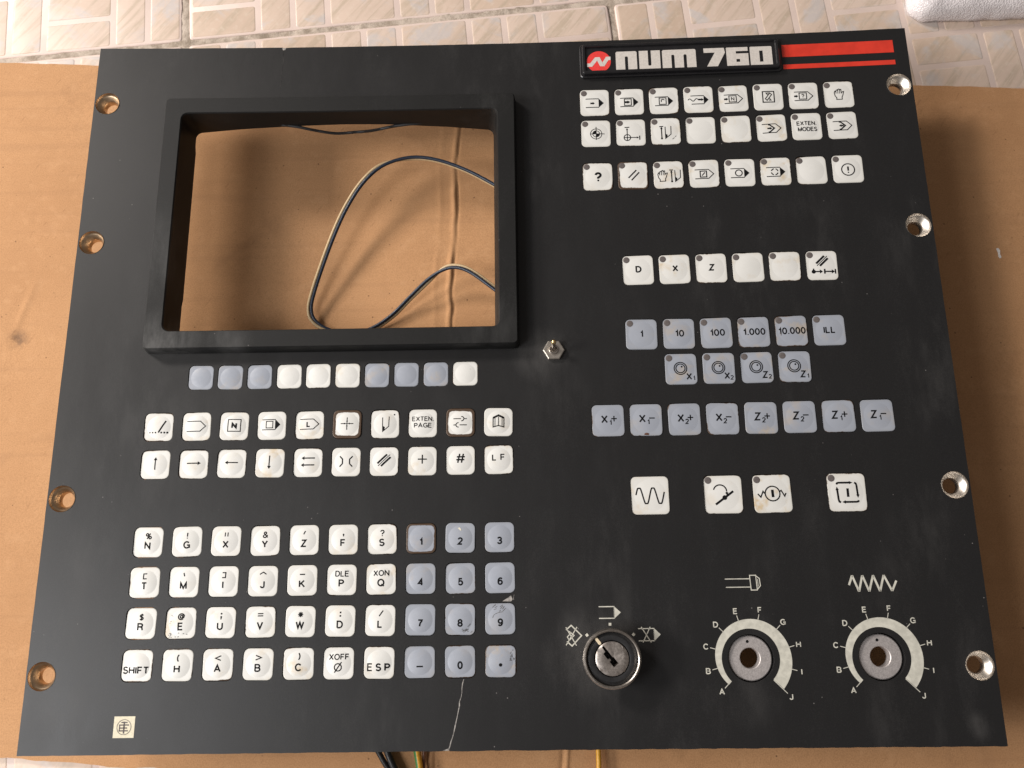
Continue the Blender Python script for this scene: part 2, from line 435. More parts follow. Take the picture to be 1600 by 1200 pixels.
GLYPH = {
 'A': (0.76, [[(0, 0), (.38, 1), (.76, 0)], [(.13, .33), (.63, .33)]]),
 'B': (0.62, [[(0, 0), (0, 1), A(.34, .76, .25, .24, 90, -90), (0, .52)], [(0, .52), A(.36, .26, .27, .26, 90, -90), (0, 0)]]),
 'C': (0.72, [[A(.39, .5, .38, .5, 38, 322)]]),
 'D': (0.68, [[(0, 0), (0, 1), (.28, 1), A(.28, .5, .40, .5, 90, -90), (0, 0)]]),
 'E': (0.56, [[(.56, 1), (0, 1), (0, 0), (.58, 0)], [(0, .53), (.52, .53)]]),
 'F': (0.54, [[(.54, 1), (0, 1), (0, 0)], [(0, .51), (.48, .51)]]),
 'G': (0.76, [[A(.40, .5, .39, .5, 42, 300), (.74, .14), (.76, .46), (.44, .46)], [(.76, .46), (.76, 0)]]),
 'H': (0.66, [[(0, 0), (0, 1)], [(.66, 0), (.66, 1)], [(0, .53), (.66, .53)]]),
 'I': (0.02, [[(.01, 0), (.01, 1)]]),
 'J': (0.46, [[(.46, 1), (.46, .24), A(.23, .24, .23, .24, 0, -180)]]),
 'K': (0.64, [[(0, 0), (0, 1)], [(.62, 1), (0, .36)], [(.22, .60), (.66, 0)]]),
 'L': (0.50, [[(0, 1), (0, 0), (.50, 0)]]),
 'M': (0.78, [[(0, 0), (0, 1), (.39, .06), (.78, 1), (.78, 0)]]),
 'N': (0.66, [[(0, 0), (0, 1), (.66, 0), (.66, 1)]]),
 'O': (0.80, [[A(.40, .5, .40, .5, 0, 360), 'z']]),
 'P': (0.58, [[(0, 0), (0, 1), (.30, 1), A(.30, .74, .28, .26, 90, -90), (0, .48)]]),
 'Q': (0.80, [[A(.40, .5, .40, .5, 0, 360), 'z'], [(.46, .24), (.82, -.04)]]),
 'R': (0.62, [[(0, 0), (0, 1), (.34, 1), A(.34, .76, .26, .24, 90, -90), (0, .52)], [(.34, .52), (.56, .40), (.62, 0)]]),
 'S': (0.60, [[A(.30, .75, .27, .25, 25, 200), A(.30, .72, .27, .21, 200, 262), A(.30, .27, .29, .25, 80, -90), A(.30, .27, .30, .27, -90, -160)]]),
 'T': (0.62, [[(0, 1), (.62, 1)], [(.31, 1), (.31, 0)]]),
 'U': (0.64, [[(0, 1), (0, .32), A(.32, .32, .32, .32, 180, 360), (.64, 1)]]),
 'V': (0.68, [[(0, 1), (.34, 0), (.68, 1)]]),
 'W': (0.98, [[(0, 1), (.25, 0), (.49, 1), (.73, 0), (.98, 1)]]),
 'X': (0.66, [[(0, 0), (.66, 1)], [(0, 1), (.66, 0)]]),
 'Y': (0.68, [[(0, 1), (.34, .42), (.68, 1)], [(.34, .42), (.34, 0)]]),
 'Z': (0.62, [[(.02, 1), (.60, 1), (0, 0), (.62, 0)]]),
 '0': (0.52, [[A(.26, .5, .26, .5, 0, 360), 'z']]),
 '1': (0.26, [[(0, .76), (.16, .82), (.24, 1), (.24, 0)]]),
 '2': (0.52, [[A(.26, .72, .25, .28, 172, -30), (0, 0), (.52, 0)]]),
 '3': (0.52, [[A(.25, .75, .23, .25, 165, -90), (.18, .52)], [(.22, .52), A(.25, .26, .26, .26, 90, -165)]]),
 '4': (0.56, [[(.42, 0), (.42, 1), (0, .30), (.56, .30)]]),
 '5': (0.52, [[(.48, 1), (.10, 1), (.04, .50), A(.26, .33, .26, .32, 140, -160)]]),
 '6': (0.52, [[A(.26, .31, .26, .31, 0, 360), 'z'], [(0, .31), A(.30, .50, .30, .50, 180, 45)]]),
 '7': (0.50, [[(0, 1), (.50, 1), A(.62, .02, .44, .84, 115, 180)]]),
 '8': (0.52, [[A(.26, .76, .22, .24, 0, 360), 'z'], [A(.26, .26, .26, .26, 0, 360), 'z']]),
 '9': (0.52, [[A(.26, .69, .26, .31, 0, 360), 'z'], [(.52, .69), A(.22, .50, .30, .50, 0, -135)]]),
 '.': (0.06, [[(.03, .03)]]),
 '!': (0.08, [[(.04, 1), (.04, .30)], [(.04, .03)]]),
 '?': (0.50, [[A(.25, .74, .25, .26, 175, -50), (.25, .40), (.25, .26)], [(.25, .03)]]),
 '%': (0.84, [[A(.18, .76, .17, .22, 0, 360), 'z'], [A(.66, .24, .17, .22, 0, 360), 'z'], [(.20, 0), (.64, 1)]]),
 '&': (0.70, [[(.70, 0), (.16, .66), A(.30, .79, .18, .20, 200, -40), (.10, .40), A(.26, .22, .25, .23, 120, 330), (.66, .46)]]),
 '$': (0.52, [[A(.26, .72, .24, .20, 25, 262), A(.26, .28, .25, .22, 80, -155)], [(.26, 1.1), (.26, -.1)]]),
 '@': (0.96, [[A(.48, .50, .46, .50, -50, -340), (.86, .36), (.74, .26), (.66, .42), (.70, .74)], [A(.50, .50, .19, .24, 30, 330)]]),
 '#': (0.72, [[(.14, 0), (.30, 1)], [(.44, 0), (.60, 1)], [(.02, .34), (.68, .34)], [(.06, .66), (.72, .66)]]),
 '(': (0.22, [[A(.46, .5, .46, .66, 130, 230)]]),
 ')': (0.22, [[A(-.24, .5, .46, .66, 50, -50)]]),
}
def catmull(P, per=8):
    P = [Vector(p) for p in P]; out = []
    Q = [P[0] * 2 - P[1]] + P + [P[-1] * 2 - P[-2]]
    for i in range(1, len(Q) - 2):
        for k in range(per):
            t = k / per; a, b, c, d = Q[i - 1:i + 3]
            out.append(0.5 * ((2 * b) + (c - a) * t + (2 * a - 5 * b + 4 * c - d) * t * t + (3 * b - a - 3 * c + d) * t ** 3))
    return out + [P[-1]]
def tube(P, r, n=12, per=8, split=None):
    C = catmull(P, per); v, f, fm = [], [], []
    up = Vector((0, 0, 1))
    for i, c in enumerate(C):
        d = (C[min(i + 1, len(C) - 1)] - C[max(i - 1, 0)]).normalized()
        s = d.cross(up).normalized(); u = s.cross(d)
        for k in range(n):
            a = 2 * math.pi * k / n; q = c + (s * math.cos(a) + u * math.sin(a)) * r; v.append(tuple(q))
    for i in range(len(C) - 1):
        for k in range(n):
            k2 = (k + 1) % n
            f.append((i * n + k, (i + 1) * n + k, (i + 1) * n + k2, i * n + k2)); fm.append(1 if split and math.cos(2 * math.pi * (k + 0.5) / n + split) > 0 else 0)
    f.append(tuple(reversed(range(n)))); fm.append(0); f.append(tuple((len(C) - 1) * n + k for k in range(n))); fm.append(0)
    f = [t[::-1] for t in f]
    return v, f, fm
def lathe(profile, cx=0, cy=0, n=40, place=None, close0=False, close1=False):
    place = place or (lambda x, y, z: (x, y, z))
    loops = [[place(cx + r * math.cos(2 * math.pi * k / n), cy + r * math.sin(2 * math.pi * k / n), z) for k in range(n)] for r, z in profile]
    return loft(loops, close0, close1)

# ------------------------------------------------------------------ the setting: tiled floor
def fbm(x, y, seed=0):
    from mathutils import noise
    return noise.noise(Vector((x, y, seed))) + 0.5 * noise.noise(Vector((x * 2.1, y * 2.1, seed + 5)))
floor_v, floor_f = plate([(-900, -900), (900, -900), (900, 900), (-900, 900)], [], -1.6, -8)
floor = link('floor', mesh('floor', floor_v, floor_f, M['grout']), label='tiled floor with dirty sandy grout joints', kind='structure')
TW, ANG = 286.3, math.radians(4.67)
ux, uy = (math.cos(ANG), math.sin(ANG)), (-math.sin(ANG), math.cos(ANG))
def tpt(a, b): return (73.5 + ux[0] * a + uy[0] * b, 260.0 + ux[1] * a + uy[1] * b)
UNIT = (TW - 4.0) / 6
tile_cache = {}
def paver_mesh(w, h):
    key = (round(w, 1), round(h, 1))
    if key not in tile_cache:
        loops = [[(x, y, z) for x, y in rrect(-w / 2 + i, w / 2 - i, -h / 2 + i, h / 2 - i, 1.6 - i * 0.5, 2)] for i, z in ((0, -0.2), (0.5, 0.08), (1.2, 0.16))]
        v, f = loft(loops, cap1=True); tile_cache[key] = mesh('paver', v, f, M['stone'], 40)
    return tile_cache[key]
def tile_mesh(seed):
    """one floor tile with slightly chipped, wavy edges"""
    loops = []
    for i, z in ((0, -6), (0, -0.8), (0.35, -0.25), (1.1, 0.0)):
        L = []
        for x, y in rrect(i, TW - 4 - i, -(TW - 4) + i, -i, 2.5 - i, 3, 60):
            e = 0.45 * fbm(x / 9, y / 9, seed) + 0.35 * fbm(x / 2.5, y / 2.5, seed + 3)
            cx_, cy_ = x - (TW - 4) / 2, y + (TW - 4) / 2
            if abs(cx_) > abs(cy_): x -= math.copysign(abs(e) * 1.1, cx_)
            else: y -= math.copysign(abs(e) * 1.1, cy_)
            L.append((x, y, z))
        loops.append(L)
    v, f = loft(loops, cap1=True)
    return mesh('floor_tile', v, f, M['glaze'], 40)
TILES = [tile_mesh(q) for q in range(4)]
for I in range(-3, 3):
    for J in range(-3, 3):
        ox, oy = tpt(I * TW + 2.0, J * TW - 2.0)
        if abs(ox + TW / 2) > 750: continue
        t = link('floor_tile', TILES[(I * 3 + J * 5) % 4], floor, (ox, oy, random.uniform(-0.4, 0.05) if J != 0 else 0.25), (random.uniform(-.001, .001), random.uniform(-.001, .001), ANG + random.uniform(-.002, .002)))
        for i in range(6):
            for j in range(6):
                cx, cy = (i + 0.5) * UNIT, -(j + 0.5) * UNIT
                wx, wy = ox + ux[0] * cx + uy[0] * cy, oy + ux[1] * cx + uy[1] * cy
                if not (-430 < wx < 430 and (165 < wy < 340 or -300 < wy < -195)): continue
                if wy < 0 and wx > -60: continue
                if (i + j) % 2 == 0:
                    for s in (-1, 1): link('paver', paver_mesh(UNIT / 2 - 3.2, UNIT - 3.4), t, (cx + s * UNIT / 4, cy, 0))
                else:
                    for s in (-1, 1): link('paver', paver_mesh(UNIT - 3.4, UNIT / 2 - 3.2), t, (cx, cy + s * UNIT / 4, 0))

def grout_line(a0, b0, a1, b1, name='grout_line'):
    """crumbly filling of one joint between the tiles"""
    n_ = int(math.hypot(a1 - a0, b1 - b0) / 1.5); da, db = (a1 - a0), (b1 - b0); ln = math.hypot(da, db); da /= ln; db /= ln
    v, f = [], []; W_ = (-3.6, -2.4, -1.4, -0.5, 0.5, 1.4, 2.4, 3.6)
    for i in range(n_ + 1):
        s_ = ln * i / n_
        for w in W_:
            x, y = tpt(a0 + da * s_ - db * w, b0 + db * s_ + da * w)
            h = -0.75 + 0.75 * fbm(x / 16, y / 16, 1.5) + 0.32 * fbm(x / 3.2, y / 3.2, 6.5) - abs(w) * 0.06
            v.append((x, y, max(-1.55, min(h, 0.42))))
    m_ = len(W_)
    for i in range(n_):
        for q in range(m_ - 1): f.append((i * m_ + q, i * m_ + q + 1, (i + 1) * m_ + q + 1, (i + 1) * m_ + q)[::-1])
    link(name, mesh(name, v, f, M['grout'], 60), floor)
grout_line(-1.7 * TW, 0, -1.0 * TW, 0); grout_line(-1.0 * TW, 0, 0, 0); grout_line(0, 0, TW, 0)
grout_line(-TW, 0, -TW, 0.35 * TW); grout_line(0, -0.35 * TW, 0, 0); grout_line(0, 0, 0, 0.35 * TW); grout_line(-TW, -0.2 * TW, -TW, 0); grout_line(TW, -0.35 * TW, TW, 0.35 * TW)

# ------------------------------------------------------------------ cardboard sheet
def card_top(x): return 204.0 - 0.0558 * x + 0.5 * fbm(x / 14, 0.3) + 0.9 * fbm(x / 90, 3.3)
def card_bot(x): return -207.6 - 0.07 * (x + 276) + 1.0 * fbm(x / 9, 7.3) + 1.4 * fbm(x / 40, 2.3) - (0.00035 * max(0, x + 240) ** 1.5)
def crease_x(y): return -29.5 + 0.035 * (y - 90) + 1.9 * fbm(y / 26, 1.7) + 0.7 * fbm(y / 8, 4.1)
WRINKLES = [(-183, 28, 0.7, 10, 0.7), (-172, 20, 0.2, 14, 0.5), (-58, 160, -0.6, 9, 0.5), (-320, 160, 0.05, 40, 0.22), (-300, 90, -0.03, 50, 0.2), (-285, -40, 0.04, 45, 0.25), (-290, -120, 0.0, 40, 0.22),
            (296, 165, 0.8, 8, 0.8), (305, 120, 0.1, 30, 0.3), (285, -60, 0.1, 30, 0.25), (-268, -150, 1.2, 16, 0.4), (-110, 60, 1.4, 40, 0.3), (-60, 40, 0.3, 25, 0.3), (100, -208, 1.0, 10, 0.6), (-40, -209, 0.4, 16, 0.4), (180, -209, 0.2, 20, 0.4)]
def card_h(x, y):
    z = 0.55 * fbm(x / 120, y / 120, 2.0) + 0.10 * fbm(x / 16, y / 16, 9.0)
    d = x - crease_x(y)
    amp = 0.55 + 0.5 * fbm(y / 26, 8.0)
    z += amp * (1.5 * math.exp(-((d + 2.2) / 1.6) ** 2) - 0.8 * math.exp(-(d / 0.8) ** 2) + 0.3 * math.exp(-((d + 11) / 1.6) ** 2))
    d2 = x + 82 + 0.04 * (y - 150); z += 0.30 * math.exp(-(d2 / 0.9) ** 2) * max(0, min(1, (y - 110) / 30))
    d3 = x - 31 - 0.1 * (y + 206) - 0.8 * fbm(y / 6, 4.0); z += (0.9 * math.exp(-(d3 / 1.2) ** 2) - 0.7 * math.exp(-((d3 + 2) / 1.5) ** 2)) * max(0, min(1, (-150 - y) / 40))
    d4 = (x - 84) + 0.9 * (y + 205) - 1.5 * fbm(y / 8, 2.0); z += 0.7 * math.exp(-(d4 / 1.6) ** 2) * max(0, min(1, (-170 - y) / 30))
    r = math.hypot(x + 298, y - 31); z -= 0.9 * math.exp(-(r / 4) ** 2)
    dd = (x + 297) - 0.3 * (y - 45); z += 0.4 * math.exp(-(dd / 2.0) ** 2) * math.exp(-((y - 50) / 14) ** 2)
    for (x0_, y0_, a_, l_, h_) in WRINKLES:
        dx_, dy_ = x - x0_, y - y0_; u_ = dx_ * math.cos(a_) + dy_ * math.sin(a_); w_ = -dx_ * math.sin(a_) + dy_ * math.cos(a_) - 0.9 * fbm(u_ / 9, a_, 3.0)
        if abs(u_) < l_ * 2 and abs(w_) < 9: z += h_ * math.exp(-(u_ / l_) ** 2) * (math.exp(-(w_ / 2.0) ** 2) - 0.6 * math.exp(-((w_ - 3) / 2.4) ** 2))
    return z
xs = sorted(set([-420 + 840 * i / 210 for i in range(211)] + [-50 + 0.8 * i for i in range(45)] + [20 + 0.9 * i for i in range(26)] + [-308 + 1.0 * i for i in range(22)]))
NY = 150
cv, cf = [], []
for x in xs:
    a, b = card_bot(x), card_top(x)
    for j in range(NY + 1):
        y = a + (b - a) * j / NY; cv.append((x, y, BASE + card_h(x, y)))
n = len(cv)
for x in xs:
    a, b = card_bot(x), card_top(x)
    for j in range(NY + 1): cv.append((x, a + (b - a) * j / NY, max(0.05, BASE - 3.2)))
R_ = NY + 1
for i in range(len(xs) - 1):
    for j in range(NY):
        q = (i * R_ + j, (i + 1) * R_ + j, (i + 1) * R_ + j + 1, i * R_ + j + 1)
        cf.append(q)
    cf.append((i * R_, n + i * R_, n + (i + 1) * R_, (i + 1) * R_)); k = NY
    cf.append(((i + 1) * R_ + k, n + (i + 1) * R_ + k, n + i * R_ + k, i * R_ + k))
for i in (0, len(xs) - 1):
    for j in range(NY):
        q = (i * R_ + j, i * R_ + j + 1, n + i * R_ + j + 1, n + i * R_ + j); cf.append(q if i == 0 else q[::-1])
card = link('cardboard_sheet', mesh('cardboard_sheet', cv, cf, M['card'], 60),
            label='flat brown cardboard sheet lying on the tiles under the black control panel', cat='cardboard')
fl = Print(lambda x, y: BASE + card_h(x, y) + 0.25)
fl.poly([(300.3, 75.6), (301.6, 76.2), (302.6, 74.5), (302.2, 72.0), (302.8, 70.0), (301.6, 69.2), (300.9, 70.5), (301.0, 73.0)])
fl.make('paint_fleck', M['fleck'], card)

# ------------------------------------------------------------------ foam block at the far right corner
def foam_block():
    loops = []
    for (ins, z) in ((1.5, 0.4), (0.3, 1.5), (0, 4), (0.8, 8), (3, 11.5), (7, 13.8), (14, 15), (30, 15.5)):
        L = []
        for x, y in rrect(268 + ins, 430 - ins, 236.5 + ins, 380 - ins, max(2, 12 - ins * 0.3), 6, 30):
            w = 1.2 * fbm(x / 12, y / 12, z / 9) + 0.6 * fbm(x / 4, y / 4, z / 3)
            L.append((x + w * 0.8, y + 0.8 * fbm(x / 7, y / 7, z / 5) + 0.01 * (x - 268), z + (0.9 * w if z > 10 else 0.0)))
        loops.append(L)
    v, f = loft(loops, cap1=True)
    return mesh('foam_block', v, f, M['foam'], 60)
link('foam_block', foam_block(), label='white bead foam packing block on the tiles at the far right corner', cat='foam block')

# ------------------------------------------------------------------ the control panel
root = bpy.data.objects.new('control_panel', None); COL.objects.link(root)
root.location = (0, 0, BASE * S); root.empty_display_size = 0.05
root['label'] = 'black machine control panel with screen opening, white and grey keys and round dials'
root['category'] = 'control panel'
PX, PY = 241.3, 198.9
XL, XR, XS = -185.8, 56.04, -165.1
P_ = 20.35
ROW = dict(S=-7.65, L2=-34.94, L3=-55.3, L4=-96.0, L5=-116.45, L6=-136.8, L7=-157.25, R1=156.8, R2=136.6, R3=108.65, R4=50.45, R5=12.65, R6=-7.45, R7=-35.25, R8=-75.6)
SIZE = dict(S=13.5, L=15.4, R=17.3, B=19.8)
RAD = dict(S=2.6, L=2.9, R=2.5, B=2.5)
KEYS = []   # (row, index, x, y, size class, grey?)
for i in range(10): KEYS.append(('S', i, XS + 16.06 * i, ROW['S'], 'S', i in (0, 1, 2, 6, 7, 8)))
for r in ('L2', 'L3', 'L4', 'L5', 'L6', 'L7'):
    for i in range(10): KEYS.append((r, i, XL + P_ * i, ROW[r], 'L', r in ('L4', 'L5', 'L6', 'L7') and i >= 7))
for r in ('R1', 'R2', 'R3', 'R7'):
    for i in range(8): KEYS.append((r, i, XR + P_ * i, ROW[r], 'R', r == 'R7'))
for i in range(6): KEYS.append(('R4', i, XR + P_ * (i + 1), ROW['R4'], 'R', False))
for i in range(6): KEYS.append(('R5', i, XR + P_ * (i + 1), ROW['R5'], 'R', True))
for i in range(4): KEYS.append(('R6', i, XR + P_ * (i + 2), ROW['R6'], 'R', True))
for i, x in enumerate((76.4, 114.4, 139.8, 178.2)): KEYS.append(('R8', i, x, ROW['R8'], 'B', False))

FERR = [(sx * 233.5, y) for sx in (-1, 1) for y in (161.4, 72.6, -72.8, -161.8)]
DIALS = [(122.0, -157.3), (186.3, -157.3)]
GAP = 0.24
outer = []
def edge(a, b, n, jit):
    for k in range(n):
        t = k / n; x, y = a[0] + (b[0] - a[0]) * t, a[1] + (b[1] - a[1]) * t
        j = random.uniform(-jit, jit) if k else 0
        outer.append((x + (j if a[0] == b[0] else 0), y + (j if a[1] == b[1] else 0)))
edge((-PX, -PY), (-29.6, -PY), 60, 0.10); outer += [(-29.6, -PY + 0.2), (-28.6, -PY + 0.9), (-28.0, -PY + 0.1)]
edge((-28.0, -PY), (PX, -PY), 90, 0.16); edge((PX, -PY), (PX, PY), 60, 0.06)
edge((PX, PY), (-129.8, PY), 80, 0.06); outer += [(-129.9, PY - 0.3), (-130.6, PY - 1.6), (-131.3, PY - 0.4)]
edge((-131.4, PY), (-PX, PY), 30, 0.06); edge((-PX, PY), (-PX, -PY), 60, 0.08)
holes = []
for (r, i, x, y, c, gr) in KEYS:
    h = SIZE[c] / 2 + GAP; holes.append(rrect(x - h, x + h, y - h, y + h, RAD[c] + 0.35, 4))
for x, y in FERR: holes.append(circle(x, y, 7.05, 36))
for x, y in DIALS: holes.append(circle(x, y, 11.5, 40))
holes.append(rrect(-190, 2, 12, 154, 4, 5, 10))
v, f = plate(outer, holes, 0.0, -3.0, 13.0, onp)
face_plate = link('face_plate', mesh('face_plate', v, f, M['plate'], 30), root)

# rear housings that carry the plate on the cardboard
def box(x0, x1, y0, y1, z0, z1):
    return [(x, y, z) for z in (z0, z1) for x, y in ((x0, y0), (x1, y0), (x1, y1), (x0, y1))], [(3, 2, 1, 0), (4, 5, 6, 7), (0, 1, 5, 4), (1, 2, 6, 5), (2, 3, 7, 6), (3, 0, 4, 7)]
for (x0, x1, y0, y1) in ((-170, 6, -148, -22), (62, 200, -86, 150)):
    v, f = box(x0, x1, y0, y1, 0.9, PLATE - 9.0); link('rear_housing', mesh('rear_housing', v, f, M['housing']), root)

# screen bezel
WALL = [(-190, -15.0), (-184, -14.2), (-154.5, -10.0), (-134.3, -8.3), (-116, -7.0), (-93, -6.2), (-70, -6.9), (-59.4, -8.0), (-32, -11.1), (-5, -15.9), (5, -16.5)]
def wall_z(x):
    for (a, za), (b, zb) in zip(WALL, WALL[1:]):
        if a <= x <= b: return za + (zb - za) * (x - a) / (b - a)
    return -15.5
def bz(pts, z): return [onp(x, y, z) for x, y in pts]
NS = 28
o0 = rrect(-196.6, 9.3, 6.0, 160.8, 2.8, 5, NS); o1 = rrect(-195.4, 8.7, 6.7, 160.0, 2.4, 5, NS)
o2 = rrect(-194.8, 8.1, 7.3, 159.4, 2.0, 5, NS)
i0 = rrect(-185.9, -1.1, 16.4, 150.4, 4.2, 5, NS); i1 = rrect(-185.3, -1.6, 16.9, 149.9, 3.8, 5, NS)
i2 = rrect(-185.3, -4.6, 16.9, 149.9, 3.8, 5, NS)
low = []
for x, y in i2:
    z = wall_z(x) if y > 140 else (-15.6 if y > 40 else -14.5)
    low.append(onp(x, y, z))
low_out = []
for (x, y), p in zip(rrect(-187.8, -2.4, 14.4, 152.4, 4.2, 5, NS), low): low_out.append((x, y, p[2]))
loops = [bz(o0, -0.4), bz(o0, 0.3), bz(o1, 7.2), bz(o2, 8.0), bz(i0, 8.0), bz(i1, 7.3), low, low_out, bz(rrect(-189.8, 1.8, 12.3, 153.8, 4.2, 5, NS), -3.3), bz(rrect(-189.8, 1.8, 12.3, 153.8, 4.2, 5, NS), -0.4)]
v, f = loft(loops)
bezel = link('screen_bezel', mesh('screen_bezel', v, f, M['bezel'], 35), root)
gs = [(-132, 150.4, -7.5), (-122, 149.4, -8.3), (-112, 148.2, -10.6), (-100, 147.2, -12.6), (-88, 147.6, -12.2), (-78, 148.0, -11.5), (-66, 149.2, -9.5), (-57, 149.8, -8.4), (-47, 150.6, -8.4)]
v, f, fm = tube([onp(x, y, z + 0.9) for x, y, z in gs], 0.95, 6)
link('gasket_strip', mesh('gasket_strip', v, f, M['black'], 60), bezel)

# ---- keys
DOME = dict(S=(5.6, 0.5), L=(6.3, 0.68), R=(7.2, 0.36), B=(8.4, 0.32))
def key_z(c, x, y):
    R0, h = DOME[c]; r = math.hypot(x, y)
    return -0.15 + (h * (1 - (r / R0) ** 2) if r < R0 else 0)
def key_mesh(c, mat):
    s, rad = SIZE[c] / 2, RAD[c]; R0, h = DOME[c]; nc = 5
    base = rrect(-s, s, -s, s, rad, nc, 9)
    angs = [math.atan2(y, x) for x, y in base]
    def ins(d): return rrect(-s + d, s - d, -s + d, s - d, rad - d * 0.8, nc, 9)
    loops = [[(x, y, -4.0) for x, y in base], [(x, y, -0.45) for x, y in base], [(x, y, -0.24) for x, y in ins(0.10)], [(x, y, -0.16) for x, y in ins(0.28)], [(x, y, -0.15) for x, y in ins(0.5)]]
    for q in (1.03, 1.0, 0.97, 0.85, 0.65, 0.4, 0.15):
        loops.append([(R0 * q * math.cos(a), R0 * q * math.sin(a), -0.15 + h * max(0, 1 - q * q)) for a in angs])
    v, f = loft(loops, cap1=True)
    return mesh('key', v, f, mat, 50)
KM = {(c, g): key_mesh(c, M['key_grey' if g else 'key_white']) for c in SIZE for g in (False, True)}
lamp_v, lamp_f = lathe([(1.82, -0.3), (1.82, 0.03), (1.6, 0.10), (0.8, 0.14), (0.05, 0.15)], n=18, close1=True)
LM = mesh('indicator_lamp', lamp_v, lamp_f, M['lamp'], 50)

# legends -----------------------------------------------------------------
def prog(p, filled, x0=-5.3, x1=2.5, xt=5.4, yc=-0.4, h=2.8, w=0.34):
    if filled:
        p.line([(x0, yc + h), (x1, yc + h)], w); p.line([(x0, yc - h), (x1, yc - h)], w)
        p.poly([(x1 - w / 2, yc + h + w / 2), (xt, yc), (x1 - w / 2, yc - h - w / 2)])
    else: p.line([(x0, yc + h), (x1, yc + h), (xt, yc), (x1, yc - h), (x0, yc - h)], w)
def sq(p, x0, x1, y0, y1, w=0.34): p.line([(x0, y0), (x1, y0), (x1, y1), (x0, y1)], w, True)
def hand(p, cx, cy, k=1.0, w=0.32):
    pts = [(-1.6, -3.2), (-1.5, -2.2), (-2.3, -1.0), (-2.6, 1.0), (-2.2, 2.0), (-1.7, 1.4), (-1.5, 2.5), (-0.9, 2.8), (-0.6, 2.0), (-0.4, 3.1), (0.2, 3.3), (0.4, 2.2), (0.7, 3.0), (1.2, 3.0), (1.2, 0.6), (1.9, 1.5), (2.6, 1.6), (2.0, -0.6), (1.4, -1.8), (1.4, -3.2)]
    p.line([(cx + x * k, cy + y * k) for x, y in pts], w, True)
    for x in (-1.55, -0.55, 0.42): p.line([(cx + x * k, cy + 1.9 * k), (cx + (x - 0.15) * k, cy + 0.4 * k)], w * 0.8)
def gauge(p, cx, cy, k=1.0):
    x = cx - 2.5 * k
    p.line([(x - 1.2 * k, cy + 3.6 * k), (x + 1.2 * k, cy + 3.6 * k)], 0.42)
    p.arrow((x, cy - 2 * k), (x, cy + 3.5 * k), 0.42, 1.5); p.line([(x, cy - 2 * k), (x, cy - 4.2 * k)], 0.42); p.disc(x, cy - 4.2 * k, 0.6)
    tool(p, cx, cy, k)
def tool(p, cx, cy, k=1.0):
    p.line([(cx - 0.3 * k, cy + 3.4 * k), (cx - 0.3 * k, cy - 4.3 * k), (cx + 3.0 * k, cy - 1.6 * k), (cx + 3.2 * k, cy + 3.8 * k)], 0.32)
    p.poly([(cx - 0.4 * k, cy - 1.2 * k), (cx + 0.9 * k, cy - 1.9 * k), (cx + 0.7 * k, cy - 3.4 * k), (cx - 0.4 * k, cy - 4.4 * k)])
def slashes(p, cx, cy, k=1.0):
    for d, w, e in ((-1.3, 0.75, 0), (0, 0.3, 1.2), (1.3, 0.75, 0)):
        ox, oy = d * 0.75, -d * 0.55
        p.line([(cx + (-2.5 - e * .5) * k + ox, cy + (-2.4 - e * .5) * k + oy), (cx + (2.5 + e * .5) * k + ox, cy + (2.4 + e * .5) * k + oy)], w)
def sine(p, x0, x1, y, amp, n, w, ph=0):
    p.line([(x0 + (x1 - x0) * i / 60, y + amp * math.sin(ph + 2 * math.pi * n * i / 60)) for i in range(61)], w)
def chev(p, left):
    p.line([(-1.9, 2.0), (-1.0, 1.9), (1.6, -0.4), (-1.0, -2.7), (-1.9, -2.8)], 0.55)
    if left: p.arrow((0.6, -0.4), (-2.0, -0.4), 0.6, 1.4, 0.9)
    else: p.arrow((-2.4, -0.4), (0.4, -0.4), 0.6, 1.4, 0.9)
def handwheel(p, a, b):
    p.ring(-0.4, 0.3, 3.4, 0.36); p.ring(-0.4, 0.3, 2.45, 0.36); p.disc(0.3, 1.2, 0.5)
    p.text(a, 4.1, -4.2, 3.6); p.text(b, 6.7, -5.2, 2.4)
def jog(p, a, b, sg):
    p.text(a, -2.0, 0.7, 4.2, 0.0); p.text(b, 1.2, -1.2, 2.7)
    p.line([(1.6, 0.9), (4.6, 0.9)], 0.42)
    if sg == '+': p.line([(3.1, -0.6), (3.1, 2.4)], 0.42)

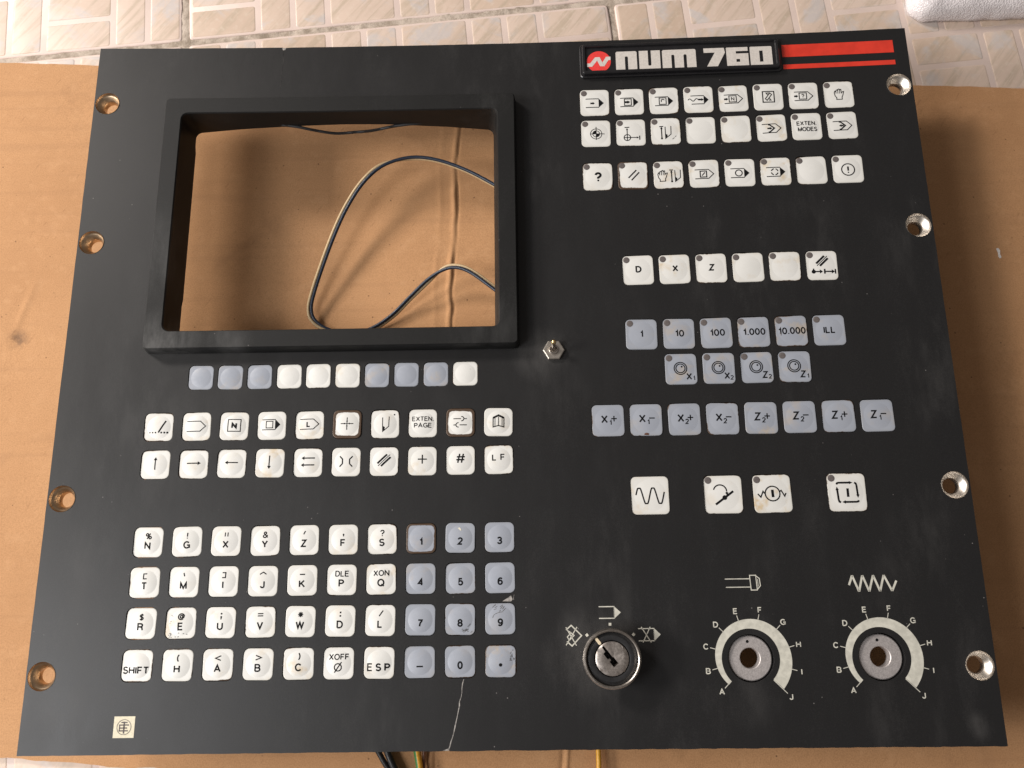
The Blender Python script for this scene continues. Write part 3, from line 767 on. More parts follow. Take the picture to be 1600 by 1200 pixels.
def legend(r, i, p):
    T = p.text
    if r == 'R1':
        if i == 0: prog(p, 1); p.arrow((-2.6, -0.6), (0.1, -0.6), 0.7, 1.3, 0.9)
        if i == 1: prog(p, 1); sq(p, -2.8, 1.2, -2.5, 1.7); p.arrow((-2.8, -0.4), (0.6, -0.4), 0.9, 1.6, 1.1)
        if i == 2: prog(p, 1); sq(p, -2.8, 1.2, -2.5, 1.7); p.line([(-1.6, -1.0), (-1.6, 0.4), (-0.6, 0.8), (0.2, 0.2)], 0.34)
        if i == 3:
            p.line([(-4.6, 2.3), (3.2, 2.3)], 0.34); p.line([(-4.2, -3.1), (3.2, -3.1)], 0.34)
            p.poly([(3.0, 2.5), (5.9, -0.4), (3.0, -3.3)]); sine(p, -6.2, -0.2, -0.4, 0.8, 1.5, 0.32); p.arrow((-0.2, -0.3), (3.1, -0.3), 0.7, 1.5, 0.9)
        if i == 4: prog(p, 0); p.arrow((-5.4, -0.4), (-2.9, -0.4), 0.7, 1.3, 0.9); sq(p, -2.5, 1.7, -2.4, 1.6); T('N', -0.4, -0.4, 2.3)
        if i == 5:
            sq(p, -3.3, 3.3, -3.6, 3.4, 0.42); p.line([(-1.9, -1.4), (0.9, 2.4), (1.9, 1.3), (-0.9, -2.5)], 0.36, True); p.line([(-1.6, 2.4), (0.0, 2.4), (0.9, 2.4)], 0.36); p.line([(1.7, -2.4), (0.2, -2.4)], 0.36); p.arrow((-0.2, 0.9), (-1.3, 2.3), 0.3, 0.9); p.arrow((0.2, -0.9), (1.3, -2.3), 0.3, 0.9)
        if i == 6: prog(p, 0); p.arrow((-5.4, -0.4), (-3.0, -0.4), 0.7, 1.3, 0.9); sq(p, -2.5, 1.7, -2.4, 1.6); T('?', -0.4, -0.4, 2.5)
        if i == 7: hand(p, 0.2, 0, 1.05)
    if r == 'R2':
        if i == 0:
            p.ring(0.1, -0.4, 3.3, 0.27); p.ring(0.1, -0.4, 2.0, 0.27); p.line([(0.1, 4.2), (0.1, -4.2)], 0.3); p.line([(-3.5, -0.4), (5.0, -0.4)], 0.3)
            p.poly([(0.1, -0.4)] + [(0.1 + 2.1 * math.cos(math.radians(a)), -0.4 + 2.1 * math.sin(math.radians(a))) for a in range(90, 181, 15)])
            p.poly([(0.1, -0.4)] + [(0.1 + 2.1 * math.cos(math.radians(a)), -0.4 + 2.1 * math.sin(math.radians(a))) for a in range(270, 361, 15)])
        if i == 1:
            p.ring(-2.2, -3.4, 1.9, 0.34); p.line([(-4.1, -3.4), (-0.3, -3.4)], 0.34); p.line([(-2.2, -5.3), (-2.2, -1.5)], 0.34)
            p.arrow((-2.2, -1.5), (-2.2, 2.9), 0.34, 1.3); p.line([(-3.6, 3.3), (-0.8, 3.3)], 0.4); p.arrow((-0.3, -3.4), (4.6, -3.4), 0.34, 1.3); p.line([(5.0, -4.8), (5.0, -2.2)], 0.4)
        if i == 2: gauge(p, 0, -0.6, 0.98)
        if i == 5: prog(p, 0); chev(p, False)
        if i == 6: T('EXTEN.', 0, 1.9, 2.6, 0.0, 0.95); T('MODES', 0.3, -1.9, 2.6, 0.0, 0.92)
        if i == 7: prog(p, 0); chev(p, True)
    if r == 'R3':
        if i == 0: T('?', 0.2, -0.3, 5.6, 0.06)
        if i == 1: p.line([(-2.7, -1.7), (1.9, 3.2)], 0.5); p.line([(-1.0, -3.2), (3.5, 1.8)], 0.5)
        if i == 2: hand(p, -3.4, -0.7, 1.05); gauge(p, 4.0, -0.5, 0.92)
        if i == 3: prog(p, 0); sq(p, -2.3, 1.3, -2.3, 1.4, 0.42); p.line([(-1.3, -1.4), (0.4, 0.6)], 0.4)
        if i == 4: prog(p, 1); p.ring(-0.7, -0.4, 1.9, 0.4)
        if i == 5: prog(p, 1); [p.arc(-0.7, -0.4, 1.9, a, a + 62, 0.42, 6) for a in (10, 100, 190, 280)]
        if i == 7: p.ring(0, -0.6, 3.6, 0.42); T('!', 0, -0.6, 4.4, 0.02)
    if r == 'R4':
        if i < 3: T('DXZ'[i], (0.2, 0.3, 0.2)[i], 0.4, 3.7, 0.05)
        if i == 5:
            slashes(p, 0.2, 2.6, 0.95)
            p.disc(-4.8, -3.7, 1.15); p.line([(-4.8, -3.7), (-4.8, -1.9)], 0.5); p.arrow((-4.2, -3.7), (0.2, -3.7), 0.5, 1.7, 1.2)
            p.line([(1.2, -5.0), (1.2, -2.2)], 0.6); p.arrow((1.2, -3.7), (6.8, -3.7), 0.5, 1.7, 1.2); p.line([(7.1, -5.0), (7.1, -2.2)], 0.5)
    if r == 'R5': T(('1', '10', '100', '1.000', '10.000', 'ILL')[i], (0, 0.3, 0.6, 0.3, 0.3, 0)[i], 0.1, 3.7, 0.0, (1, 1.1, 1.1, 1.05, 1.03, 1)[i])
    if r == 'R6': handwheel(p, 'XXZZ'[i], '1221'[i])
    if r == 'R7': jog(p, 'XXXXZZZZ'[i], '11222211'[i], '+-'[i % 2])
    if r == 'R8':
        if i == 0:
            pts = []
            for k in range(61):
                t = k / 60; pts.append((-7.4 + 14.8 * t, -0.2 + 4.0 * max(-1, min(1, 1.18 * math.sin(0.1 + 2 * math.pi * 2.05 * t)))))
            p.line(pts, 0.55)
        if i == 1:
            p.arc(-1.6, 1.6, 3.4, 165, 0, 0.5); p.arrow((1.8, 1.4), (1.9, -0.7), 0.5, 1.7, 0.85)
            p.line([(-4.2, -5.2), (5.2, 1.6)], 0.85); p.disc(0.6, -1.7, 1.25)
        if i == 2:
            p.ring(0, 0, 3.8, 0.5, 36); p.line([(0, 2.0), (0.1, -1.9)], 1.05)
            p.line([(-3.7, -0.3), (-4.8, 1.3), (-6.2, -1.7), (-7.6, 0.1)], 0.5); p.line([(3.7, 0.9), (4.6, 1.5), (6.2, -1.5), (7.0, 0.1)], 0.5)
        if i == 3:
            p.line([(0.3, 2.0), (0.3, -2.4)], 0.95)
            p.line([(-5.2, 4.2), (-4.6, 4.9), (-4.0, 5.0)], 0.75); p.arrow((-4.0, 5.0), (3.2, 5.0), 0.75, 1.8, 0.85)
            p.line([(4.1, 5.0), (4.9, 4.5), (5.1, 3.6)], 0.75); p.arrow((5.1, 3.6), (5.4, -3.0), 0.75, 1.8, 0.85)
            p.line([(5.6, -4.2), (5.3, -4.8), (4.4, -5.0)], 0.75); p.arrow((4.4, -5.0), (-3.0, -5.0), 0.75, 1.8, 0.85)
            p.line([(-3.6, -5.1), (-4.4, -4.8), (-4.7, -3.8)], 0.75); p.arrow((-4.7, -3.8), (-5.1, 3.0), 0.75, 1.8, 0.85)
    if r == 'L2':
        if i == 0:
            for k in range(7):
                if k != 3: p.disc(-4.6 + 1.55 * k, -3.0, 0.36 + 0.03 * k)
            p.line([(0.0, -3.0), (3.6, 3.4)], 0.6)
        if i == 1: prog(p, 0, -5.3, 2.0, 4.9, 0.1, 2.75)
        if i == 2: sq(p, -3.4, 3.4, -2.9, 3.6, 0.36); T('N', 0, 0.2, 3.2, 0.2)
        if i == 3: prog(p, 1, -5.3, 2.0, 4.6, 0.5, 2.75); sq(p, -3.0, 0.6, -1.3, 2.3, 0.34)
        if i == 4: prog(p, 0, -5.3, 2.0, 4.9, 0.5, 2.75); T('L', -0.6, 0.4, 3.0, 0.1)
        if i == 5:
            for dx, dy in ((1, 0), (-1, 0), (0, 1), (0, -1)): p.arrow((3.4 * dx, 3.4 * dy + 0.2), (0.5 * dx, 0.5 * dy + 0.2), 0.35, 1.0)
            p.line([(-3.4, 0.2), (3.4, 0.2)], 0.3); p.line([(0, -3.2), (0, 3.6)], 0.3)
        if i == 6: tool(p, -1.0, 0.2, 1.0); p.disc(5.0, 5.0, 0.42)
        if i == 7: T('EXTEN.', 0, 2.4, 2.5, 0.02); T('PAGE', 0, -1.2, 2.5, 0.02, 1.05)
        if i == 8:
            p.line([(-3.8, 2.0), (0.2, 2.0)], 0.36); p.arc(0.6, 2.0, 1.2, 100, -100, 0.36); p.line([(1.8, 2.0), (3.4, 2.0)], 0.36)
            p.line([(3.4, -1.4), (-0.4, -1.4)], 0.36); p.arc(-1.2, -1.4, 1.2, 80, 280, 0.36); p.line([(-2.4, -1.4), (-3.8, -1.4)], 0.36)
        if i == 9:
            p.line([(0, 3.6), (-2.9, 2.2), (-2.9, -2.8), (0, -2.0), (2.9, -2.8), (2.9, 2.2)], 0.4, True)
            for x in (-1.9, 0, 1.9): p.line([(x, 2.8 - abs(x) * 0.3), (x, -2.1 - abs(x) * 0.25)], 0.28)
            p.line([(-2.9, 2.2), (0, 3.6), (2.9, 2.2)], 0.8)
    if r == 'L3':
        if i == 0: p.arrow((0, -2.8), (0, 3.9), 0.45, 1.6, 1.0)
        if i == 1: p.arrow((-3.6, 0.5), (3.8, 0.5), 0.45, 1.6, 1.0)
        if i == 2: p.arrow((3.4, 0.5), (-3.6, 0.5), 0.45, 1.6, 1.0)
        if i == 3: p.arrow((-0.3, 4.0), (-0.3, -3.2), 0.45, 1.6, 1.0)
        if i == 4: p.arrow((3.6, 2.4), (-3.6, 2.4), 0.5, 1.6, 1.0); p.arrow((3.4, -1.3), (-3.8, -1.3), 0.5, 1.6, 1.0)
        if i == 5:
            for s in (-1, 1): p.line([(s * 3.4, 3.0), (s * 1.9, 1.4), (s * 1.9, -1.0), (s * 3.4, -2.6)], 0.5)
        if i == 6: slashes(p, 0, 0.6, 1.0)
        if i == 7: p.line([(-2.4, 0.9), (2.4, 0.9)], 0.5); p.line([(0, -1.5), (0, 3.3)], 0.5)
        if i == 8: T('#', 0, 1.0, 5.4, -0.04, 1.2)
        if i == 9: T('L', -2.4, 1.2, 3.4, 0.03); T('F', 2.1, 1.2, 3.4, 0.03)
    if r in ('L4', 'L5', 'L6', 'L7'):
        low_ = dict(L4='NGXYZFS123', L5='TMIJKPQ456', L6='REUVWDL789', L7=' HABC   0 ')[r][i]
        if i < 7 and low_ != ' ': T(low_, -0.1, -1.7, 3.7, 0.05)
        elif low_ != ' ': T(low_, 0.0, -1.7, 3.7, 0.08)
        top = dict(L4=['%', '!', '"', '&', '', '', '?'], L5=['', '', '', '', '', 'DLE', 'XON'], L6=['$', '@', '', '', '', '', ''], L7=['', '(', '<', '>', ')', 'XOFF', ''])[r]
        if i < 7 and top[i]:
            s = top[i]
            cap = 3.3 if len(s) == 1 else 2.9
            if s == '"':
                for x in (-0.6, 0.8): p.line([(x, 2.3), (x, 4.4)], 0.4)
            elif s in '()': T(s, 0.2, 3.5, 3.6)
            elif s == '<': p.line([(1.5, 4.3), (-1.3, 3.2), (1.5, 2.1)], 0.42)
            elif s == '>': p.line([(-1.3, 4.3), (1.6, 3.2), (-1.3, 2.1)], 0.42)
            else: T(s, 0.1, 3.1, cap, 0.02)
        if r == 'L4' and i == 4: p.line([(-0.3, 2.9), (0.5, 4.6)], 0.45)
        if r == 'L4' and i == 5: p.disc(0.1, 2.6, 0.42); p.line([(0.25, 2.5), (0.1, 1.6)], 0.4)
        if r == 'L5':
            if i == 0: p.line([(1.0, 4.4), (-0.7, 4.4), (-0.7, 1.9), (1.0, 1.9)], 0.42)
            if i == 1: p.line([(-0.4, 4.6), (0.2, 2.9)], 0.45)
            if i == 2: p.line([(-0.7, 4.4), (1.0, 4.4), (1.0, 1.9), (-0.7, 1.9)], 0.42)
            if i == 3: p.line([(-1.7, 3.4), (0.1, 4.5), (1.7, 3.4)], 0.42)
            if i == 4: p.line([(-1.3, 3.0), (1.4, 3.0)], 0.45)
        if r == 'L6':
            if i == 2: p.disc(0.2, 4.4, 0.45); p.disc(0.2, 2.8, 0.45); p.line([(0.35, 2.7), (0.1, 1.6)], 0.42)
            if i == 3: p.line([(-1.4, 4.1), (1.4, 4.1)], 0.42); p.line([(-1.4, 3.0), (1.4, 3.0)], 0.42)
            if i == 4:
                for a in (0, 45, 90, 135): p.line([(-1.3 * math.cos(math.radians(a)), 3.5 - 1.3 * math.sin(math.radians(a))), (1.3 * math.cos(math.radians(a)), 3.5 + 1.3 * math.sin(math.radians(a)))], 0.42)
            if i == 5: p.poly([(-0.4, 4.6), (0.4, 4.6), (0.4, 3.8), (-0.4, 3.8)]); p.poly([(-0.4, 2.9), (0.4, 2.9), (0.4, 2.1), (-0.4, 2.1)])
            if i == 6: p.line([(-0.6, 2.1), (1.3, 4.9)], 0.45)
        if r == 'L7':
            if i == 0: T('SHIFT', -0.5, -2.2, 3.5, 0.04, 1.0)
            if i == 5: p.ring(-0.3, -1.9, 1.75, 0.42); p.line([(-2.0, -4.4), (1.5, 0.6)], 0.42)
            if i == 6: T('E', -4.7, -2.1, 3.7, 0.02); T('S', -0.3, -2.1, 3.7, 0.06); T('P', 4.1, -2.1, 3.7, 0.08)
            if i == 7: p.line([(-1.6, -2.1), (1.6, -2.1)], 0.55)
            if i == 9: p.disc(0, -1.7, 0.85)

SYM = {'R1': ['program arrow with a small arrow', 'program arrow with an arrow in a box', 'program arrow with a hook in a box', 'program arrow with a wavy line', 'arrow into a boxed N', 'rotating arrows in a box', 'boxed question mark', 'raised hand'],
 'R2': ['target circle', 'origin circle with two arrows', 'tool height gauge', 'nothing, left of its blank twin', 'nothing, right of its blank twin', 'chevron and right arrow', 'EXTEN. MODES', 'chevron and left arrow'],
 'R3': ['question mark', 'two slashes and worn brown rim', 'hand and tool gauge', 'slash in a box', 'circle in a program arrow', 'broken circle in a program arrow', 'nothing, between broken circle and exclamation keys', 'circled exclamation mark'],
 'R4': ['D', 'X', 'Z', 'nothing, right of the Z key', 'nothing, left of the slashes key', 'slashes over axis arrows'],
 'R5': ['1', '10', '100', '1.000', '10.000', 'ILL'], 'R6': ['handwheel and X1', 'handwheel and X2', 'handwheel and Z2', 'handwheel and Z1'],
 'R7': ['X1 plus', 'X1 minus', 'X2 plus', 'X2 minus', 'Z2 plus', 'Z2 minus', 'Z1 plus', 'Z1 minus'],
 'R8': ['sine wave', 'clutch lever', 'circled bar between waves', 'four arrows round a bar'],
 'L2': ['dotted line and slash', 'open program arrow', 'boxed N', 'box in a program arrow', 'L in a program arrow', 'crosshair and worn rim', 'tool tip', 'EXTEN. PAGE', 'two connectors and worn rim', 'folded map'],
 'L3': ['up arrow', 'right arrow', 'left arrow', 'down arrow', 'two left arrows', 'facing brackets', 'three slashes', 'plus sign', 'hash sign', 'L F'],
 'L4': ['N and percent', 'G and exclamation mark', 'X and quote', 'Y and ampersand', 'Z and accent', 'F and comma', 'S and question mark', '1 and worn rim', '2', '3'],
 'L5': ['T and left bracket', 'M and grave accent', 'I and right bracket', 'J and caret', 'K and dash', 'P and DLE', 'Q and XON', '4', '5', '6'],
 'L6': ['R and dollar', 'E and at sign', 'U and semicolon', 'V and equals', 'W and asterisk', 'D and colon', 'L and slash', '7', '8', '9'],
 'L7': ['SHIFT', 'H and bracket', 'A and less-than', 'B and greater-than', 'C and bracket', 'barred O and XOFF', 'ESP', 'dash', '0', 'dot']}
WORN = {('L2', 5): 0.26, ('L2', 8): 0.25, ('L4', 7): 0.20, ('R3', 1): 0.16, ('L7', 0): 0.10, ('L2', 0): 0.10, ('L3', 9): 0.10, ('L6', 1): 0.07, ('L7', 9): 0.09, ('L6', 8): 0.08}
STAIN = {('R8', 2): 0.9, ('R8', 0): 0.4, ('L7', 4): 0.6, ('R4', 1): 0.6, ('R3', 5): 0.6, ('L4', 0): 0.4, ('L3', 7): 0.5, ('L3', 3): 0.5, ('L6', 1): 0.5, ('L7', 9): 0.5, ('R3', 3): 0.4}
for (r, i, x, y, c, gr) in KEYS:
    e = 0.5; gx = (sag(x + e, y) - sag(x - e, y)) / (2 * e); gy = (sag(x, y + e) - sag(x, y - e)) / (2 * e)
    lab = None
    if r in SYM:
        lab = ('blue-grey' if gr else 'white') + ' key marked with ' + SYM[r][i]
        if SYM[r][i].startswith('nothing'): lab = 'blank white key' + SYM[r][i][7:].replace(', ', ' ')
    k = link('key', KM[(c, gr)], root, (x + random.uniform(-.08, .08), y + random.uniform(-.08, .08), PLATE + sag(x, y) + random.uniform(-0.22, 0.08) + (0.5 if (r, i) in (('L2', 5), ('L2', 8), ('L4', 7), ('R3', 1)) else 0)),
             (math.atan(gy) + random.uniform(-.016, .016), -math.atan(gx) + random.uniform(-.016, .016), random.uniform(-.018, .018)), label=lab)
    k.color = (WORN.get((r, i), random.choice((0.03, 0.045, 0.06, 0.07, 0.08, 0.09))), STAIN.get((r, i), random.choice((0, 0.08, 0.15, 0.25, 0.4))), 0, 1)
    p = Print(lambda X_, Y_, c=c: key_z(c, X_, Y_) + 0.05); p.wk = 1.5 if c == 'R' else 1.32
    legend(r, i, p)
    if p.v: p.make('legend', M['ink'], k)
    if r in ('R1', 'R2', 'R3', 'R4', 'R5', 'R6') or (r == 'R8' and i > 0):
        d = SIZE[c] / 2 - 2.45; link('indicator_lamp', LM, k, (-d, d, -0.14))

# ---- scuffs and chips on single keys
M['scuff'] = plain('grey_scuff', (0.11, 0.105, 0.10), 0.7, grain=0.6, gscale=900)
M['rust'] = plain('rusty_chip', (0.10, 0.04, 0.022), 0.8, grain=0.4)
M['burn'] = plain('melted_spot', (0.72, 0.68, 0.56), 0.4)
def key_at(r_, i_):
    for q_, o_ in zip(KEYS, [o for o in root.children if o.name.split('.')[0] == 'key']):
        if q_[0] == r_ and q_[1] == i_: return o_, q_[4]
def scuff(r_, i_, strokes, mat, w=0.3):
    o_, c_ = key_at(r_, i_); p = Print(lambda X_, Y_: key_z(c_, X_, Y_) + 0.07)
    for st_ in strokes:
        if len(st_) > 4: p.poly(list(st_))
        else: p.line(list(st_), w)
    p.make('scuff', M[mat], o_)
def ticks(n_, x0, x1, y0, y1, ang, ln):
    out_ = []
    for _ in range(n_):
        x, y = random.uniform(x0, x1), random.uniform(y0, y1); a_ = math.radians(ang + random.uniform(-25, 25)); l_ = ln * random.uniform(0.3, 1.2)
        out_.append([(x, y), (x + l_ * 0.5 * math.cos(a_) + 0.1, y + l_ * 0.5 * math.sin(a_)), (x + l_ * math.cos(a_), y + l_ * math.sin(a_))])
    return out_
scuff('L6', 9, [[(-3.9, 0.6), (-3.4, 1.7), (-2.8, 2.3)], [(-2.6, 2.4), (-0.6, 3.2), (1.5, 3.5)]] + ticks(9, -6, 3, 3.4, 6.6, 35, 1.8), 'scuff', 0.24)
scuff('L6', 8, [[(3.9, -3.6), (4.6, -2.9), (5.3, -2.0)]] + ticks(10, 0.5, 5.5, -6.6, -4.6, 25, 1.5), 'scuff', 0.26)
scuff('L7', 9, ticks(10, 4.6, 7.0, 0, 5.6, 70, 1.0), 'scuff', 0.3)
scuff('R2', 2, [[(3.6, -5.3), (4.8, -4.4)], [(5.2, -3.9), (5.9, -3.2)]], 'scuff', 0.3)
scuff('R5', 4, ticks(5, -6.4, -5.0, -2.6, -1.2, 80, 0.9), 'scuff', 0.35)
scuff('L6', 1, ticks(12, -6.6, 3.0, -7.0, -4.8, 15, 0.7) + ticks(4, -6.8, -4.5, -2, 4, 80, 0.6), 'scuff', 0.3)
scuff('R7', 1, [[(-1.3, -8.2), (-1.0, -7.2), (0.2, -7.0), (1.3, -7.4), (1.2, -8.3)]], 'rust')
scuff('L4', 8, [[(-1.4, 5.0), (-0.6, 5.4), (0.2, 4.6), (0.5, 3.6), (-0.2, 3.8)]], 'burn')

# ---- corner ferrules
fe = [(7.02, 0.05), (6.95, -0.5), (6.55, -1.4), (6.0, -1.9), (5.7, -2.1), (4.4, -4.3), (4.05, -4.7), (3.95, -8.0), (4.6, -8.2), (7.0, -3.2), (7.02, 0.05)]
fv, ff = lathe(fe, n=40)
FM = mesh('ferrule', fv, ff, M['lead'], 65); FB = mesh('ferrule', fv, ff, M['ferrule_golden'], 65)
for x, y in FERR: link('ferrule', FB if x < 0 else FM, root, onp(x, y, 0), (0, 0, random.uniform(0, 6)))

# ---- badge
bo = [(rrect(48.0 + d, 167.0 - d, 173.0 + d, 195.3 - d, max(0.6, 2.2 - d), 4, 8), z) for d, z in ((0, -0.2), (0, 1.2), (0.5, 1.6), (1.0, 1.6))]
bi = [(rrect(49.2 + d, 165.6 - d, 173.9 + d, 193.8 - d, max(0.6, 1.8 - d), 4, 8), z) for d, z in ((0, 1.6), (0.1, 3.6), (0.6, 4.2), (1.8, 4.2), (2.2, 3.1))]
def sagb(x, y): return sag(107.5, 184) + (sag(167, 184) - sag(48, 184)) / 119 * (x - 107.5) + 0.15
v, f = loft([[(x, y, PLATE + sagb(x, y) + (z if z > 0 else -1.2)) for x, y in L] for L, z in bo + bi], cap1=True)
badge = link('badge', mesh('badge', v, f, M['badge'], 35), root, label='black badge plate reading num 760')
bp = lambda x, y, z=3.1: PLATE + sagb(x, y) + z
em = Print(lambda x, y: bp(x, y) + 0.10); ex, ey = 59.2, 182.2
V2, F2 = fill2d(circle(ex, ey, 7.1, 40), []); em._add(V2, [t if ((V2[t[1]][0]-V2[t[0]][0])*(V2[t[2]][1]-V2[t[0]][1])-(V2[t[1]][1]-V2[t[0]][1])*(V2[t[2]][0]-V2[t[0]][0]))>0 else t[::-1] for t in F2])
em.make('emblem', M['emblem_red'], badge)
zz = Print(lambda x, y: bp(x, y) + 0.17)
zz.line([(ex - 7.0, ey - 2.1), (ex - 4.6, ey - 2.1), (ex - 1.6, ey + 1.9), (ex - 0.2, ey + 1.9), (ex + 1.4, ey - 2.0), (ex + 2.6, ey - 2.0), (ex + 5.0, ey + 2.0), (ex + 7.0, ey + 2.0)], 2.3)
zz.make('emblem_zigzag', M['letter'], badge)
LB, LT = 175.0, 188.5
def block(outline, hol=()):
    V_, F_ = fill2d(outline, list(hol)); out = []
    for t in F_:
        a, b, c = (V_[q] for q in t); out.append(t if (b[0]-a[0])*(c[1]-a[1])-(b[1]-a[1])*(c[0]-a[0]) > 0 else t[::-1])
    pr = Print(lambda x, y: bp(x, y) + 0.12); pr._add(V_, out); pr.make('letter', M['letter'], badge)
def nshape(x0, w, slots, up):
    c = 0.7; y0, y1 = LB, LT
    if not up:  # slots open at the bottom
        pts = [(x0 + c, y1), (x0, y1 - c), (x0, y0)]
        for a, b in slots: pts += [(x0 + a, y0), (x0 + a, y0 + 9.6), (x0 + a + 0.4, y0 + 10.1), (x0 + b - 0.4, y0 + 10.1), (x0 + b, y0 + 9.6), (x0 + b, y0)]
        pts += [(x0 + w, y0), (x0 + w, y1 - c), (x0 + w - c, y1)]
    else:
        pts = [(x0 + c, y0), (x0 + w - c, y0), (x0 + w, y0 + c), (x0 + w, y1)]
        for a, b in reversed(slots): pts += [(x0 + b, y1), (x0 + b, y1 - 9.6), (x0 + b - 0.4, y1 - 10.1), (x0 + a + 0.4, y1 - 10.1), (x0 + a, y1 - 9.6), (x0 + a, y1)]
        pts += [(x0, y1), (x0, y0 + c)]
    block(pts)
nshape(69.3, 12.5, [(5.4, 7.2)], False); nshape(83.1, 12.5, [(5.3, 7.1)], True); nshape(96.8, 19.9, [(5.4, 7.2), (12.6, 14.4)], False)
block([(121.3, 188.6), (133.4, 188.6), (133.9, 185.4), (128.6, 175.2), (122.2, 175.2), (127.9, 185.6), (121.4, 185.6)])
block([(134.9, 188.6), (147.3, 188.6), (147.3, 186.0), (140.3, 186.0), (140.3, 184.4), (147.5, 184.4), (147.5, 175.6), (147.1, 175.2), (135.1, 175.2), (134.7, 175.6), (134.6, 188.2)], [[(140.3, 180.7), (142.4, 180.7), (142.4, 178.8), (140.3, 178.8)]])
block([(148.9, 188.6), (160.9, 188.6), (161.4, 188.1), (161.4, 175.7), (160.9, 175.2), (149.0, 175.2), (148.5, 175.7), (148.5, 188.1)], [[(154.0, 185.8), (156.0, 185.8), (156.0, 178.4), (154.0, 178.4)]])
for (y0, y1) in ((182.9, 191.1), (174.8, 177.8)):
    v, f = plate([(168.2 + 65 * k / 12, y0) for k in range(13)] + [(233.2 - 65 * k / 12, y1) for k in range(13)], [], 0.12, -0.05, None, onp)
    link('red_stripe', mesh('red_stripe', v, f, M['red']), root)

# ---- toggle switch under the bezel corner
hx, hy = 27.9, 4.3
sw = link('toggle_switch', mesh('toggle_switch', *lathe([(4.4, -0.3), (4.4, 0.3), (2.75, 0.35), (2.75, 3.0), (2.4, 3.3), (1.9, 3.3), (1.6, 2.4), (0.05, 2.2)], hx, hy, 24, onp, close1=True), M['chrome'], 35), root)
hexl = lambda r, z: [onp(hx + r * math.cos(math.radians(60 * k)), hy + r * math.sin(math.radians(60 * k)), z) for k in range(6)]
v, f = loft([hexl(5.9, 0.2), hexl(5.9, 1.9), hexl(5.4, 2.3), hexl(2.8, 2.3)]); link('hex_nut', mesh('hex_nut', v, f, M['lead']), sw)
v, f, fm = tube([onp(hx, hy, 1.5), onp(hx, hy + 0.9, 4.0), onp(hx - 0.1, hy + 1.9, 6.5), onp(hx - 0.1, hy + 2.4, 8.0)], 1.15, 12); link('lever', mesh('lever', v, f, M['chrome'], 50), sw)
v, f = lathe([(0.05, -1.5), (0.9, -1.3), (1.4, -0.5), (1.4, 0.3), (0.9, 1.1), (0.05, 1.3)], n=14, close0=True, close1=True); link('lever_tip', mesh('lever_tip', v, f, M['brass'], 60), sw, onp(hx - 0.1, hy + 2.6, 8.2))

# ---- key switch
lx, ly = 52.1, -155.9
lock = link('key_switch', mesh('key_switch', *lathe([(13.2, -0.3), (13.2, 7.4), (14.1, 8.0), (14.3, 9.4), (14.25, 11.2), (13.8, 11.8), (13.2, 11.9), (12.7, 11.5), (12.5, 9.6)], lx, ly, 64, onp), M['chrome'], 35), root)
link('collar', mesh('collar', *lathe([(12.6, 9.4), (12.4, 9.9), (11.4, 10.2), (10.9, 10.7), (9.6, 10.8), (8.7, 10.6), (8.4, 10.0), (8.3, 8.8)], lx, ly, 64, onp), M['black'], 35), lock)
# cylinder face with a real key slot
ca, sa = math.cos(math.radians(-52)), math.sin(math.radians(-52))
slot = [(lx + u * ca - w * sa, ly + u * sa + w * ca) for u, w in ((-7.2, -0.5), (-4.6, -0.5), (-4.4, -1.9), (-1.0, -1.9), (-0.8, -0.8), (0.2, -0.8), (0.4, -1.9), (3.6, -1.9), (3.6, 1.1), (0.0, 1.1), (-0.4, 0.7), (-7.2, 0.7))]
def cyl_place(x, y, z):
    r = math.hypot(x - lx, y - ly)
    return onp(x, y, z - (0.5 if r > 7.7 and z > 5 else 0) - (0.9 * max(0, 1 - (math.hypot(x - lx - 0.4, y - ly) / 3.6) ** 2) if z > 5 else 0))
ring2 = [p_ for p_ in circle(lx, ly, 8.1, 48)]
v, f = plate(ring2, [slot], 11.3, 4.0, 1.3, cyl_place)
cyl = link('lock_cylinder', mesh('lock_cylinder', v, f, M['steel'], 35), lock)
v, f = loft([[onp(lx + u * math.cos(math.radians(128)) - w * math.sin(math.radians(128)), ly + u * math.sin(math.radians(128)) + w * math.cos(math.radians(128)), z) for u, w in rrect(8.5 + d, 12.4 - d, -0.75 + d, 0.75 - d, 0.7 - d, 3)] for d, z in ((0, 9.5), (0, 10.95), (0.2, 11.1))], cap1=True)
link('pointer', mesh('pointer', v, f, plain('pointer_paint', (0.72, 0.60, 0.42), 0.5)), lock)

# ---- printed symbols around the key switch and dials
flat = lambda x, y: PLATE + sag(x, y) + 0.06
def sym(name, fn, parent=None, mat='print', **kw):
    p = Print(flat); fn(p); return p.make(name, M[mat], parent or root, **kw)
def s1(p):
    p.line([(47.3, -131.5), (55.3, -131.5)], 0.5); p.line([(47.3, -137.2), (55.3, -137.2)], 0.5); p.line([(55.1, -131.5), (55.1, -137.2)], 0.4); p.poly([(55.0, -131.3), (58.4, -134.4), (55.0, -137.4)])
def s2(p):
    p.line([(66.7, -142.4), (74.9, -142.4)], 0.45); p.line([(66.8, -148.3), (74.9, -148.3)], 0.45); p.line([(74.7, -142.4), (74.7, -148.3)], 0.4); p.poly([(74.6, -142.2), (77.9, -145.3), (74.6, -148.5)])
    p.line([(68.3, -141.6), (73.0, -149.1)], 0.45); p.line([(72.8, -141.6), (68.9, -149.1)], 0.45)
